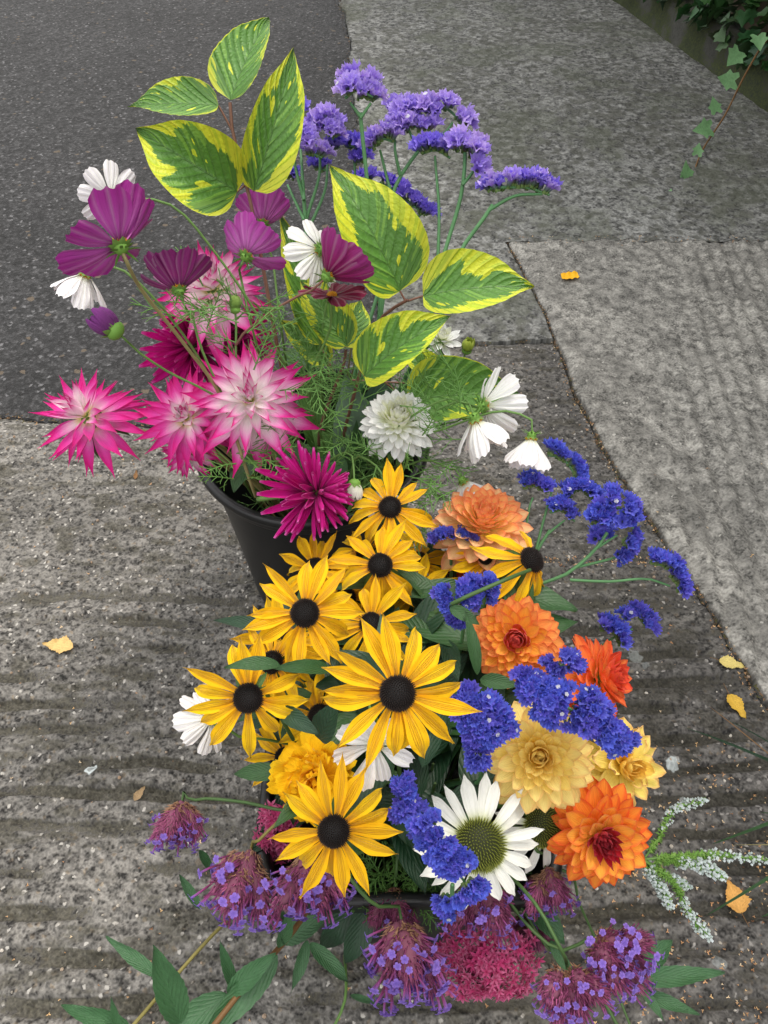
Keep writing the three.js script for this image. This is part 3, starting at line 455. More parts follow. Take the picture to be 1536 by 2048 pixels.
function cosmos(label, x, y, d, R, ax, el, set, o = {}) {
  seed(o.seed ?? Math.round(x * 5 + y)); const axis = dirv(...ax), p = at(x, y, d), B = o.B ?? BK;
  const t = newFlower('cosmos', label, 'flower', o.group ?? 'cosmos flowers', p.clone().addScaledVector(axis, -R * 0.1), axis, B, { r: o.r ?? 0.0014, mat: o.stem ?? M.stemGreen, via: (o.via ?? []).map(a => at(...a)) }), h = headGroup(t, p, axis, R, o.spin ?? rr(0, 6));
  const n = o.n ?? 8, skip = o.skip ?? [];
  for (let i = 0; i < n; i++) if (!skip.includes(i)) { const L = rr(0.92, 1.06), az = (i + rr(-0.16, 0.16)) / n * 6.283, wd = V(Math.cos(az), 0, -Math.sin(az)).applyQuaternion(h.quaternion), dr = o.droop ? o.droop[2] * Math.max(0, wd.dot(RGT) * o.droop[0] + wd.dot(UPV) * o.droop[1]) : 0; radial(h, 'petal', set[i % set.length], o.mat ?? M.satin, az, el * D2R + rr(-0.22, 0.22) - dr, 0.06, (i % 2) * 0.02, L, L, L * rr(0.9, 1.1), rr(-0.2, 0.2)); }
  mesh('receptacle', receptacle, M.vtx, h).position.y = -0.05; mesh('eye', cosEye, M.vtx, h).position.y = 0.02;
  for (let i = 0; i < 8; i++) { radial(h, 'sepal', innerSep, M.sepal, (i + 0.5) / 8 * 6.283, el * D2R * 0.8 - 0.1, 0.05, -0.07); radial(h, 'sepal', outerSep, M.sepal, i / 8 * 6.283, el * D2R * 0.4 - rr(0.2, 0.7), 0.06, -0.1); }
  if (o.feather) feathers(t, o.feather[3], at(...o.feather.slice(0, 3)), o.feather[4] ?? 0.03, o.feather[5] ?? 0.05, o.bias ?? V(0, 0.3, 0.2));
  return t;
}

// --- statice: papery ruffled funnels in one-sided combs
seed(404);
const funnel = (c0, c1, c2, len = 1, flare = 0.5) => many(5, i => {
  const ph = rr(0, 6), k5 = rr(0.08, 0.16);
  return grid(30, 6, (a, s) => { // a round, s up
    const th = a * 6.28319, f = sstep(0.42, 1, s), r = lerp(0.1 + 0.05 * Math.sin(s * 3), flare * (1 + k5 * Math.cos(5 * th + ph) + 0.14 * Math.cos(10 * th + ph * 2) * f), f ** 1.3), y = s * len - 0.16 * f * f * (0.5 + 0.5 * Math.cos(5 * th + ph)) + 0.12 * f * Math.cos(10 * th + i + ph) + 0.05 * f * Math.cos(5 * th);
    return [r * Math.cos(th), y, r * Math.sin(th)];
  }, (a, s) => { const q = 0.5 + 0.5 * Math.cos(a * 6.28319 * 10 + ph); return s < 0.4 ? mix3(c0, mix3(c0, c1, 0.4), s / 0.4) : mix3(mix3(c1, c2, sstep(0.45, 1, s)), c1, q * 0.35); });  // darker throat, lighter rim: shade inside the funnel put into the colour
});
const SG = S(112, 138, 66);
const blueSet = [...funnel(SG, S(70, 66, 184), S(112, 122, 240)), ...funnel(SG, S(76, 62, 180), S(124, 118, 244)), ...funnel(SG, S(72, 78, 196), S(104, 124, 244))];
const lilacSet = [...funnel(S(92, 130, 62), S(168, 128, 232), S(208, 188, 255)), ...funnel(S(92, 130, 62), S(176, 132, 234), S(220, 198, 255)), ...funnel(S(110, 110, 70), S(152, 112, 228), S(194, 172, 252))];
const violetSet = [...funnel(S(82, 104, 58), S(110, 84, 210), S(154, 136, 246)), ...funnel(S(82, 104, 58), S(118, 88, 214), S(166, 142, 250))];
const corollaGeo = mergeGeometries(many(5, i => petal({ L: 0.25, W: 0.22, nu: 3, nv: 2, prof: u => 0.4 + 0.6 * Math.sin(u * 2.4), bend: 0.4, cup: 0.4, col: () => S(246, 247, 250) }).rotateY(i * 1.2566)));
const bractGeo = paint(new THREE.ConeGeometry(0.16, 0.7, 6).translate(0, 0.3, 0), (x, y) => mix3(S(86, 116, 56), S(150, 150, 90), clamp(y)));
M.bloom = petalMat({ roughness: 0.9, transmission: 0.4 });
function statCluster(t, c) { // {pts, n, rows, size, nrm, set, fan, white}
  const P = c.pts.map(a => at(...a)), curve = new THREE.CatmullRomCurve3(P.length > 1 ? P : [P[0], P[0].clone().add(V(0.004, 0, 0))]), g = new THREE.Group(); g.name = 'flower_cluster'; g.position.copy(P[0]).sub(t.position); t.add(g);
  const nr = dirv(...c.nrm), size = c.size, ncl = Math.max(1, Math.round(c.n / 8)), cl = many(ncl + 1, () => V(rr(-1, 1), rr(-1, 1), rr(-1, 1)));
  const rows = (c.rows ?? 3) + ((c.k ?? 1) > 1.3 && c.rows > 3 ? 1 : 0), n = Math.round(c.n * (c.k ?? 1)), q = new THREE.Quaternion(), wd = c.wide ?? 0.3;
  for (let i = 0; i < n; i++) {
    const s = (Math.floor(i / rows) + rr(0.15, 0.85)) / Math.ceil(n / rows), row = ((i % rows) + 0.5 + rr(-0.3, 0.3)) / rows * 2 - 1, p = curve.getPoint(clamp(s)), tg = curve.getTangent(clamp(s)), sd = new THREE.Vector3().crossVectors(tg, nr).normalize();
    const dir = nr.clone().addScaledVector(sd, row * (c.fan ?? 0.7)).addScaledVector(tg, (s - 0.5) * 2 * (c.tip ?? 0.5) + rr(-0.22, 0.22)).add(V(rr(-1, 1), rr(-1, 1), rr(-1, 1)).multiplyScalar(0.26)).normalize();
    const o = p.clone().addScaledVector(sd, row * wd * (0.55 + 0.9 * vn(s * 5 + c.n, 3)) * (c.k ? 0.0112 : size) * (c.rows ?? 3) * 0.55).addScaledVector(nr, -row * row * size * 0.35 + rr(-0.12, 0.12) * size).addScaledVector(cl[Math.floor(s * ncl)], size * (rows > 2 ? 0.6 : 0.2)).sub(P[0]); dir.addScaledVector(cl[Math.floor(s * ncl)], 0.22).normalize();
    q.copy(qY(dir)).multiply(new THREE.Quaternion().setFromAxisAngle(V(0, 1, 0), rr(0, 6.28)));
    const m = mesh('floret', c.set[Math.floor(rnd() * c.set.length)], M.bloom, g); m.position.copy(o); m.quaternion.copy(q); const sc = size * rr(0.72, 1.22); m.scale.set(sc * (c.fat ?? 1.15), sc, sc * (c.fat ?? 1.15));
    if (rnd() < (c.white ?? 0.1)) { const w = mesh('corolla', corollaGeo, M.bloom, g); w.position.copy(o).addScaledVector(dir, sc * 0.95); w.quaternion.copy(q); w.scale.setScalar(size * 0.85); }
    if (rnd() < 0.8) { const b = mesh('bract', bractGeo, M.vtx, g); b.position.copy(o).addScaledVector(dir, -size * 0.12); b.quaternion.copy(q); b.scale.setScalar(size * rr(0.8, 1.2)); }
  }
  // the green comb the florets sit on
  const L = c.pts.length > 1 ? P.map(p => p.clone().addScaledVector(nr, -size * 0.15)) : [P[0].clone().addScaledVector(nr, -size * 0.4), P[0].clone().addScaledVector(nr, size * 0.1)];
  const cg = tube(L, size * 0.14, size * 0.1, 5, 10); cg.translate(-P[0].x, -P[0].y, -P[0].z); mesh('spike_axis', cg, M.stemStat, g);
}
function statice(label, group, B, main, branches, clusters, sd = 1, r = 0.0023) {
  seed(sd); const m = main.map(a => at(...a)), pts = stemPoints(m[0], V(0, 1, 0), B, [], 0.6).slice(0, 2).concat(m), t = thing('statice', label, 'flower', pts[0], group);
  worldMesh('stem', tube(pts, r * 1.2, r * 0.8, 7), M.stemStat, t);
  for (const b of branches) worldMesh('branch', tube(b.map(a => at(...a)), r * 0.75, r * 0.5, 6, 10), M.stemStat, t);
  for (const c of clusters) statCluster(t, c);
  return t;
}

// --- verbena
seed(505);
const VC = [S(130, 56, 92), S(184, 76, 150), S(172, 136, 240), S(146, 112, 226)];
const vFloret = many(4, i => {
  const bend = rr(-0.25, 0.25), tb = tube([V(0, 0, 0), V(bend * 0.3, 0.5, 0.03), V(bend, 1, 0)], 0.05, 0.065, 5, 4); paint(tb, (x, y) => mix3(VC[0], mix3(VC[1], VC[2], sstep(0.6, 1, y)), sstep(0, 0.6, y)));
  const L = [tb]; for (let k = 0; k < 5; k++) { const p = petal({ L: 0.25, W: 0.22, nu: 3, nv: 2, prof: u => 0.5 + 0.5 * Math.sin(u * 2.7), bend: rr(-0.4, 0.3), cup: 0.3, col: u => mix3(VC[3], VC[2], u) }); p.rotateY(k * 1.2566 + i); p.translate(bend, 1, 0); L.push(p); }
  return mergeGeometries(L);
});
const vBud = many(3, i => paint(tube([V(0, 0, 0), V(rr(-0.1, 0.1), 0.4, 0), V(rr(-0.2, 0.2), 0.75, 0)], 0.045, 0.05, 5, 3), (x, y) => mix3(VC[0], mix3(VC[1], VC[0], 0.4), y)));
function verbena(label, x, y, d, wpx, hpx, ax, o = {}) {
  seed(o.seed ?? Math.round(x * 7 + y)); const axis = dirv(...ax), p = at(x, y, d), w = wpx * d / FOC / 2, hh = hpx * d / FOC;
  const t = newFlower('verbena', label, 'flower', 'purple verbena heads hanging over the tub', p.clone().addScaledVector(axis, -0.004), axis, FT, { r: 0.0017, mat: o.stem ?? M.stemDark, via: o.via ? o.via.map(a => at(...a)) : [p.clone().lerp(V(FT.c.x, p.y, FT.c.z), 0.22).add(V(0, 0.035, 0)), p.clone().lerp(V(FT.c.x, p.y, FT.c.z), 0.07).add(V(0, 0.026, 0))] }), h = headGroup(t, p, axis, 1, rr(0, 6));
  const n = Math.round((o.n ?? 78) * 1.55), br = [], fl = Math.min(0.019, hh * 0.26), K = 7, sub = [];
  for (let k = 0; k < K; k++) { const a = k * 2.4 + rr(-0.3, 0.3), q = k ? Math.sqrt(k / K) : 0.1; sub.push({ c: V(Math.cos(a) * q * w * 0.62, hh * (0.1 + rr(-0.05, 0.14) + 0.16 * q), Math.sin(a) * q * w * 0.62), d: V(Math.cos(a) * q * 0.75, 1, Math.sin(a) * q * 0.75).normalize(), r: w * rr(0.3, 0.4), l: hh * rr(0.3, 0.42) }); }
  const spot = (m, f, g) => { const u = V(Math.sin(f) * Math.cos(g), Math.cos(f), Math.sin(f) * Math.sin(g)).applyQuaternion(qY(m.d)); return [m.c.clone().addScaledVector(m.d, m.l * 0.5 * Math.cos(f)).add(u.clone().multiplyScalar(m.r * 0.8)), u]; };
  for (let i = 0; i < n; i++) {
    const m0 = sub[i % K], [o0, u] = spot(m0, Math.acos(1 - rnd() * 1.5), rr(0, 6.28)), dir = u.clone().multiplyScalar(0.75).addScaledVector(m0.d, 0.6).add(V(rr(-0.2, 0.2), 0.25, rr(-0.2, 0.2))).normalize();
    const open = rnd() < (o.open ?? 0.62) * 1.15, m = mesh('floret', open ? vFloret[i % 4] : vBud[i % 3], M.petal, h); m.position.copy(o0); m.quaternion.copy(qY(dir)).multiply(new THREE.Quaternion().setFromAxisAngle(V(0, 1, 0), rr(0, 6.28))); const sc = fl * rr(0.7, 1.15); m.scale.set(sc * 0.95, sc, sc * 0.95);
  }
  for (let i = 0; i < 1400; i++) { // hairy brown calyces
    const m0 = sub[i % K], f = Math.acos(1 - rnd() * 1.7), [p0, u] = spot(m0, f, rr(0, 6.28)), dir = u.multiplyScalar(0.6).addScaledVector(m0.d, 0.7).add(V(rr(-0.3, 0.3), rr(-0.2, 0.3), rr(-0.3, 0.3))).normalize();
    const l = rr(0.0045, 0.009), g = new THREE.ConeGeometry(0.0009, l, 3, 1, true).translate(0, l / 2, 0), k = rnd(), top = f > 1.75;
    paint(g, mix3(top ? S(176, 138, 104) : S(128, 66, 92), top ? S(132, 90, 78) : S(168, 84, 130), k)); g.deleteAttribute('uv'); g.applyQuaternion(qY(dir)); g.translate(p0.x - dir.x * 0.002, p0.y - dir.y * 0.002, p0.z - dir.z * 0.002); br.push(g);
  }
  for (const m0 of sub) { const g = new THREE.SphereGeometry(1, 10, 7).scale(m0.r * 0.68, m0.l * 0.5 + m0.r * 0.5, m0.r * 0.68); paint(g, S(128, 74, 96)); g.deleteAttribute('uv'); const gi = g.toNonIndexed(); gi.applyQuaternion(qY(m0.d)); gi.translate(m0.c.x, m0.c.y, m0.c.z); br.push(gi); }
  for (let i = 0; i < br.length; i++) if (br[i].index) br[i] = br[i].toNonIndexed();
  const bm = mesh('calyces', mergeGeometries(br), M.vtx, h); bm.userData.kind = 'stuff'; return t;
}
function verbenaLeaves(t, list, mat = M.leafVerb) { for (const [a, b, n, w, tw] of list) leafBetween(t, at(...a), at(...b), dirv(...n), w, mat, { prof: serrate(lance, 16, 0.1), twist: tw ?? 0.3, rip: 0.02, fold: 0.3, nu: 24 }); }

// --- sedum
const starGeo = many(3, i => mergeGeometries(many(5, k => petal({ L: 1, W: 0.42, nu: 4, nv: 2, prof: point, lift: 0.3, bend: rr(-0.3, 0.4), cup: 0.8, col: u => mix3(S(176, 30, 92), mix3(S(222, 84, 146), S(240, 152, 192), i / 3), u) }).rotateY(k * 1.2566 + i))));
function sedum(label, x, y, d, wpx, hpx, ax, n, sd) {
  seed(sd); const axis = dirv(...ax), p = at(x, y, d), w = wpx * d / FOC / 2, q = hpx / wpx, t = newFlower('sedum', label, 'flower', null, p.clone().addScaledVector(axis, -0.02), axis, FT, { r: 0.003, mat: M.stemGreen }), h = headGroup(t, p, axis, 1);
  const st = [];
  for (let i = 0; i < n; i++) {
    const f = Math.sqrt((i + 0.5) / n), a = i * GA, jitter = rr(0.9, 1.08), dir = V(Math.cos(a) * f * 0.9, 1, Math.sin(a) * f * 0.9).normalize(), o = V(Math.cos(a) * f * w * jitter, -0.55 * w * f * f + rr(-0.004, 0.004) + 0.006 * Math.sin(a * 3), Math.sin(a) * f * w * q * jitter);
    const m = mesh('floret', starGeo[i % 3], M.paper, h); m.position.copy(o); m.quaternion.copy(qY(dir.add(V(rr(-0.3, 0.3), 0, rr(-0.3, 0.3))).normalize())).multiply(new THREE.Quaternion().setFromAxisAngle(V(0, 1, 0), rr(0, 6))); m.scale.setScalar(rr(0.0055, 0.0085));
    if (i % 4 === 0) st.push(paint(tube([V(0, -w * 0.9, 0), o.clone().multiplyScalar(0.6).setY(-w * 0.45), o], 0.0012, 0.0007, 4, 4), S(140, 60, 90)));
  }
  mesh('flower_stalks', mergeGeometries(st), M.vtx, h); return t;
}

// --- white coneflowers
seed(606);
const echPetal = many(6, i => petal({ L: 0.72, W: rr(0.16, 0.2), nu: 12, nv: 8, bend: rr(-0.8, 0.1), bp: 1.3, cup: rr(0.3, 0.7), groove: 0.045, twist: rr(-0.3, 0.3), side: rr(-0.06, 0.06), prof: u => (0.55 + 0.45 * sstep(0, 0.5, u)) * (1 - 0.9 * sstep(0.68, 1.02, u) ** 1.5), end: v => 1 - 0.07 * Math.abs(Math.sin(v * 4.5 + i)), col: u => mix3(S(226, 232, 180), S(254, 254, 246), sstep(0, 0.35, u)) }));
const echCone = spikyDome(0.36, 0.24, 420, 0.085, 0.013, S(58, 68, 14), S(170, 176, 70), S(44, 50, 12));
function coneflower(label, x, y, d, R, ax, n, el, sd, skip = []) {
  seed(sd); const axis = dirv(...ax), p = at(x, y, d), t = newFlower('white_coneflower', label, 'flower', 'white coneflowers in the square tub', p.clone().addScaledVector(axis, -R * 0.08), axis, FT, { r: 0.0028, mat: M.stemGreen }), h = headGroup(t, p, axis, R);
  mesh('cone', echCone, M.vtx, h);
  for (let i = 0; i < n; i++) if (!skip.includes(i)) { const L = rr(0.9, 1.1); radial(h, 'petal', echPetal[i % 6], M.paper, (i + rr(-0.2, 0.2)) / n * 6.283, el * D2R + rr(-0.2, 0.2), 0.3, -0.03 + (i % 2) * 0.03, L, L, rr(0.9, 1.15), rr(-0.25, 0.25)); }
  for (let i = 0; i < 10; i++) radial(h, 'sepal', rudSepal, M.sepal, i / 10 * 6.283, -0.4, 0.15, -0.08);
  return t;
}

// --- variegated branches
const varTex = many(5, q => dataTex(320, 256, (i, j) => {
  const u = i / 320, v = j / 128 - 1, a = Math.abs(v), s = u - 0.42 * a * (1 - 0.3 * u), sd = v > 0 ? 3.7 : 11.2, jag = 0.1 * (vn(s * 60, a * 9 + sd) - 0.5) + 0.1 * (vn(s * 140, a * 14 + sd) - 0.5);
  const edge = [0.62, 0.66, 0.58, 0.62, 0.78][q] + 0.75 * (vn(s * 7 + q * 9.1, sd + q) - 0.5) + jag - 0.3 * sstep(0.12, 0, u) + (q === 4 ? 0.18 : 0), isl = fbm(s * 18 + q * 5, a * 2.4 + sd, 2) > 0.79 && a > 0.2 ? 1 : 0;
  const green = a < clamp(edge, 0.3, 0.975) && !isl, pale = vn(s * 34 + q, a * 2 + sd * 2) > 0.66;
  const vein = Math.abs(((s * 9.5) % 1) - 0.5) > 0.455 ? 0.8 : 1, mid = a < 0.02 ? 0.8 : 1, gr = 0.86 + 0.28 * fbm(i / 9, j / 9, 3);
  let c = green ? (pale ? S(114, 160, 60) : S(84, 132, 48)) : (pale ? S(186, 204, 46) : S(214, 220, 52)); const k = vein * mid * gr; return [c[0] * k, c[1] * k, c[2] * k];
}));
const varBump = dataTex(320, 256, (i, j) => { const u = i / 320, a = Math.abs(j / 128 - 1), s = u - 0.42 * a * (1 - 0.3 * u), w = Math.abs(((s * 9.5) % 1) - 0.5) * 2; return 0.2 + 0.5 * (1 - w * w * w) * (a > 0.02 ? 1 : 0.3) + 0.3 * fbm(i / 6, j / 6, 2); }, false);
M.varieg = varTex.map(map => new THREE.MeshPhysicalMaterial({ map, bumpMap: varBump, bumpScale: 0.0022, roughness: 0.5, side: THREE.DoubleSide, transmission: 0.16, thickness: 0 }));
const ovate = u => Math.max(0.004, Math.sin(Math.PI * u ** 0.62) ** 0.72 * (1 - 0.42 * sstep(0.66, 1, u)));
function variegLeaf(t, a, b, n, w, v, o = {}) {
  return leafBetween(t, at(...a), at(...b), dirv(...n), w, M.varieg[v], { prof: ovate, nu: 40, nv: 16, fold: o.fold ?? 0.3, cup: o.cup ?? 0.5, rip: o.rip ?? 0.02, ripN: 1.2, arch: o.arch ?? 0.25, twist: o.twist ?? 0, crimp: (u, vv) => { const s = u - 0.42 * Math.abs(vv) * (1 - 0.3 * u); return 0.008 * Math.cos(s * 9.5 * 6.283) * sstep(0, 0.2, Math.abs(vv)) * (1 - 0.5 * Math.abs(vv)) * sstep(0, 0.15, u); } });
}
function variegBranch(label, main, leaves, B, sd) {
  seed(sd); const m = main.map(a => at(...a)), pts = stemPoints(m[0], V(0, 1, 0), B, [], 0.5).slice(0, 2).concat(m), t = thing('variegated_branch', label, 'branch', pts[0], 'yellow and green variegated branches');
  worldMesh('stem', tube(pts, 0.0032, 0.0018, 7), M.stemRed, t);
  for (const [a, b, n, w, v, o, stalk] of leaves) { variegLeaf(t, a, b, n, w, v, o); if (stalk) worldMesh('leaf_stalk', tube([at(...stalk), at(...a)], 0.0013, 0.001, 6, 5), M.stemRed, t); }
  return t;
}

// ================================================================ back bucket
variegBranch('tall variegated branch with four leaves rising above the purple cosmos', [[560, 720, 0.92], [500, 400, 0.84], [465, 262, 0.82], [460, 205, 0.81]], [
  [[461, 200, 0.81], [539, 35, 0.82], [-0.25, 0.1, 1], 0.62, 4, { fold: 0.25, arch: 0.2 }],
  [[437, 211, 0.81], [254, 213, 0.8], [0.05, 0.25, 1], 0.52, 4, { fold: 0.2, arch: 0.15 }, [465, 262, 0.82]],
  [[508, 382, 0.83], [588, 92, 0.8], [0.45, 0, 1], 0.4, 0, { fold: 0.4, arch: 0.3 }, [487, 350, 0.835]],
  [[474, 384, 0.83], [268, 256, 0.79], [-0.25, -0.1, 1], 0.72, 1, { fold: 0.5, arch: 0.3 }, [490, 370, 0.838]]], BK, 11);
variegBranch('variegated branch whose broad leaves fan out beside the small white dahlia', [[700, 820, 0.96], [760, 640, 0.88], [815, 600, 0.84]], [
  [[800, 582, 0.84], [657, 326, 0.8], [0.1, 0.2, 1], 0.62, 2, { fold: 0.25, arch: 0.35 }, [812, 604, 0.845]],
  [[846, 592, 0.84], [1071, 574, 0.83], [-0.05, 0.2, 1], 0.62, 3, { fold: 0.3, arch: 0.3 }, [815, 602, 0.845]],
  [[728, 752, 0.83], [906, 628, 0.8], [-0.2, 0.15, 1], 0.56, 1, { fold: 0.4, arch: 0.35 }, [742, 690, 0.89]],
  [[815, 800, 0.98], [1042, 787, 0.94], [0, 0.25, 1], 0.64, 4, { fold: 0.3, arch: 0.2 }, [738, 740, 0.93]]], BK, 12);
variegBranch('variegated branch half hidden behind the dark red cosmos', [[640, 860, 0.99], [690, 720, 0.93], [692, 700, 0.92]], [
  [[694, 692, 0.9], [600, 560, 0.9], [-0.1, 0.3, 1], 0.55, 2, { fold: 0.35, arch: 0.3 }],
  [[690, 694, 0.905], [720, 600, 0.93], [0.5, 0.3, 1], 0.6, 0, { fold: 0.3 }],
  [[640, 690, 0.94], [560, 430, 0.92], [0.25, 0.1, 1], 0.34, 1, { fold: 0.4, arch: 0.2 }, [668, 745, 0.94]],
  [[655, 730, 0.95], [560, 640, 0.95], [0, 0.3, 1], 0.5, 3, { fold: 0.3 }, [660, 760, 0.96]],
  [[880, 770, 1.0], [790, 690, 0.99], [0, 0.4, 1], 0.55, 2, {}, [700, 760, 0.97]]], BK, 13);

// lilac statice behind
const LG = 'lilac statice sprays at the back of the round bucket';
statice('single lilac statice head on a straight bare stem', LG, BK, [[760, 620, 1.05], [738, 400, 1.02], [720, 225, 0.98]], [[[720, 232, 0.98], [700, 205, 0.975]], [[721, 236, 0.98], [742, 206, 0.975]]],
  [{ pts: [[690, 192, 0.975], [715, 176, 0.97], [745, 190, 0.975]], n: 26, rows: 3, size: 0.016, nrm: [0, 0.8, 0.55], set: lilacSet, fan: 0.8, tip: 0.9 }, { pts: [[696, 170, 0.985], [735, 165, 0.985]], n: 14, rows: 2, size: 0.016, nrm: [0, 0.9, 0.3], set: lilacSet, tip: 0.8 }], 21, 0.0032);
statice('cluster of violet statice heads between the tall variegated leaf and the broad one', LG, BK, [[610, 640, 1.08], [612, 470, 1.05], [605, 360, 1.03]], [[[608, 400, 1.035], [590, 330, 1.02], [588, 300, 1.01]], [[612, 440, 1.045], [640, 340, 1.05], [636, 290, 1.05]], [[612, 470, 1.05], [650, 380, 1.06], [655, 330, 1.07]], [[608, 400, 1.03], [600, 280, 1.06]], [[608, 440, 1.04], [575, 370, 1.06]]],
  [{ pts: [[560, 288, 1.005], [590, 262, 1.0], [622, 288, 1.005]], n: 26, rows: 2, size: 0.0165, nrm: [0, 0.75, 0.5], set: lilacSet, tip: 0.8 }, { pts: [[612, 258, 1.05], [640, 240, 1.05], [668, 275, 1.05]], n: 30, rows: 3, size: 0.016, nrm: [0.15, 0.8, 0.5], set: lilacSet, tip: 0.8 },
  { pts: [[578, 238, 1.08], [606, 228, 1.08]], n: 14, rows: 2, size: 0.016, nrm: [0, 0.8, 0.5], set: violetSet, tip: 0.8 }, { pts: [[618, 300, 1.03], [645, 312, 1.03]], n: 12, rows: 2, size: 0.015, nrm: [0.3, 0.7, 0.5], set: lilacSet }, { pts: [[655, 300, 1.08], [680, 290, 1.08]], n: 12, rows: 2, size: 0.015, nrm: [0.1, 0.8, 0.4], set: violetSet }, { pts: [[566, 342, 1.08], [590, 350, 1.08]], n: 10, rows: 2, size: 0.015, nrm: [0, 0.6, 0.5], set: violetSet }, { pts: [[632, 330, 1.09], [652, 338, 1.09]], n: 9, rows: 2, size: 0.015, nrm: [0, 0.6, 0.5], set: violetSet }], 22, 0.0032);
statice('wide spray of lilac statice with long stepped flower combs', LG, BK, [[760, 640, 1.1], [775, 470, 1.08], [790, 375, 1.07], [860, 270, 1.06]], [[[780, 380, 1.07], [765, 320, 1.06], [760, 300, 1.05]], [[800, 350, 1.065], [790, 300, 1.05], [790, 280, 1.05]], [[835, 300, 1.06], [818, 260, 1.05], [810, 240, 1.05]], [[845, 290, 1.06], [890, 265, 1.05], [905, 245, 1.05]], [[770, 480, 1.08], [715, 380, 1.1], [708, 310, 1.1]]],
  [{ pts: [[738, 292, 1.045], [765, 274, 1.045], [786, 280, 1.045]], n: 18, rows: 2, size: 0.0165, nrm: [-0.1, 0.8, 0.5], set: lilacSet }, { pts: [[782, 258, 1.045], [822, 250, 1.045], [862, 248, 1.045]], n: 26, rows: 2, size: 0.0165, nrm: [0, 0.8, 0.5], set: lilacSet }, { pts: [[784, 208, 1.06], [812, 206, 1.055], [846, 228, 1.05]], n: 32, rows: 3, size: 0.0165, nrm: [-0.05, 0.8, 0.55], set: lilacSet }, { pts: [[858, 236, 1.05], [888, 212, 1.05], [922, 238, 1.05]], n: 30, rows: 3, size: 0.0165, nrm: [0.1, 0.8, 0.5], set: lilacSet, tip: 0.9 },
  { pts: [[695, 288, 1.1], [722, 292, 1.1]], n: 12, rows: 2, size: 0.016, nrm: [0, 0.8, 0.4], set: violetSet }, { pts: [[706, 322, 1.1], [728, 318, 1.1]], n: 8, rows: 2, size: 0.015, nrm: [0, 0.7, 0.5], set: violetSet }], 23, 0.0032);
statice('dark violet statice comb low behind the broad variegated leaf', LG, BK, [[740, 640, 1.16], [790, 480, 1.16], [800, 440, 1.15]], [[[795, 460, 1.155], [840, 430, 1.15], [850, 425, 1.14]], [[790, 470, 1.155], [745, 400, 1.15], [735, 380, 1.15]]],
  [{ pts: [[760, 362, 1.15], [800, 384, 1.15], [832, 412, 1.14], [858, 426, 1.14]], n: 30, rows: 2, size: 0.016, nrm: [0.25, 0.75, 0.4], set: violetSet }, { pts: [[716, 362, 1.16], [740, 356, 1.16]], n: 8, rows: 2, size: 0.015, nrm: [0, 0.8, 0.4], set: violetSet }, { pts: [[770, 408, 1.16], [800, 424, 1.16]], n: 12, rows: 2, size: 0.015, nrm: [0.1, 0.6, 0.5], set: violetSet }], 24, 0.0032);
statice('lilac statice with an arched comb on two flat winged stems', LG, BK, [[860, 640, 1.02], [885, 520, 1.02], [920, 400, 1.01], [928, 350, 1.0], [930, 306, 1.0]], [[[875, 540, 1.03], [878, 420, 1.02], [872, 340, 1.02], [870, 312, 1.018]], [[925, 370, 1.0], [945, 345, 1.0], [955, 325, 1.0]]],
  [{ pts: [[845, 302, 1.02], [872, 296, 1.015], [900, 312, 1.01]], n: 18, rows: 2, size: 0.016, nrm: [-0.1, 0.85, 0.4], set: violetSet }, { pts: [[900, 292, 1.0], [930, 282, 1.0], [955, 308, 1.0], [966, 338, 1.0]], n: 36, rows: 3, size: 0.0165, nrm: [0.3, 0.75, 0.45], set: lilacSet, tip: 0.7 }], 25, 0.0032);
statice('lilac statice reaching out sideways with one flat horizontal comb', LG, BK, [[880, 640, 0.99], [920, 505, 0.99], [965, 440, 0.98], [985, 410, 0.98]], [[[978, 420, 0.98], [1030, 392, 0.972], [1085, 388, 0.968]]],
  [{ pts: [[980, 372, 0.975], [1020, 370, 0.97], [1060, 372, 0.97], [1100, 386, 0.965]], n: 34, rows: 2, size: 0.0165, nrm: [0.1, 0.9, 0.35], set: [...lilacSet, ...violetSet], tip: 0.5 }], 26, 0.0032);

// pink dahlias
const PG = 'pink and white pointed dahlias', pk = { name: 'dahlia', group: PG, B: BK, stem: M.stemTan, wob: 0.24, n: 74, q0: 1.0, in0: 0.4, dome: 0.26 };
dahlia({ ...pk, label: 'pink-tipped white dahlia behind the small dark purple cosmos', x: 425, y: 578, d: 0.93, R: 0.084, ax: [0, 0.5, 0.85], geos: [pinkOuter, pinkOuter, pinkMid, pinkIn], sd: 31 });
dahlia({ ...pk, label: 'deep pink dahlia facing sideways over the pale concrete, away from the bucket', x: 172, y: 832, d: 0.88, R: 0.08, ax: [-0.25, 0.45, 0.85], geos: [pinkOuterD, pinkOuterD, pinkMidD, pinkIn], sd: 32, via: [at(330, 870, 0.93)], e0: -45, n: 66 });
dahlia({ ...pk, label: 'deep pink dahlia hanging over the bucket rim between two other pink ones', x: 372, y: 835, d: 0.86, R: 0.074, ax: [0.1, 0.15, 1], geos: [pinkOuterD, pinkOuterD, pinkMidD, pinkIn], sd: 33, n: 58 });
dahlia({ ...pk, label: 'large white dahlia with magenta petal tips, largest of the pink ones', x: 502, y: 802, d: 0.83, R: 0.082, ax: [0.05, 0.2, 1], geos: [pinkOuter, pinkOuter, pinkMid, pinkIn], sd: 34, n: 72 });
dahlia({ ...pk, label: 'wilting pale pink dahlia tucked beneath the others at the bucket rim', x: 372, y: 905, d: 0.92, R: 0.05, ax: [-0.2, -0.3, 0.8], geos: [pinkOuter, pinkOuterD], sd: 35, n: 34, e0: -20, e1: 40 });
const mg = { name: 'dahlia', group: 'magenta quilled dahlias', B: BK, wob: 0.2, n: 88, in0: 0.5, dome: 0.3, mat: M.petal };
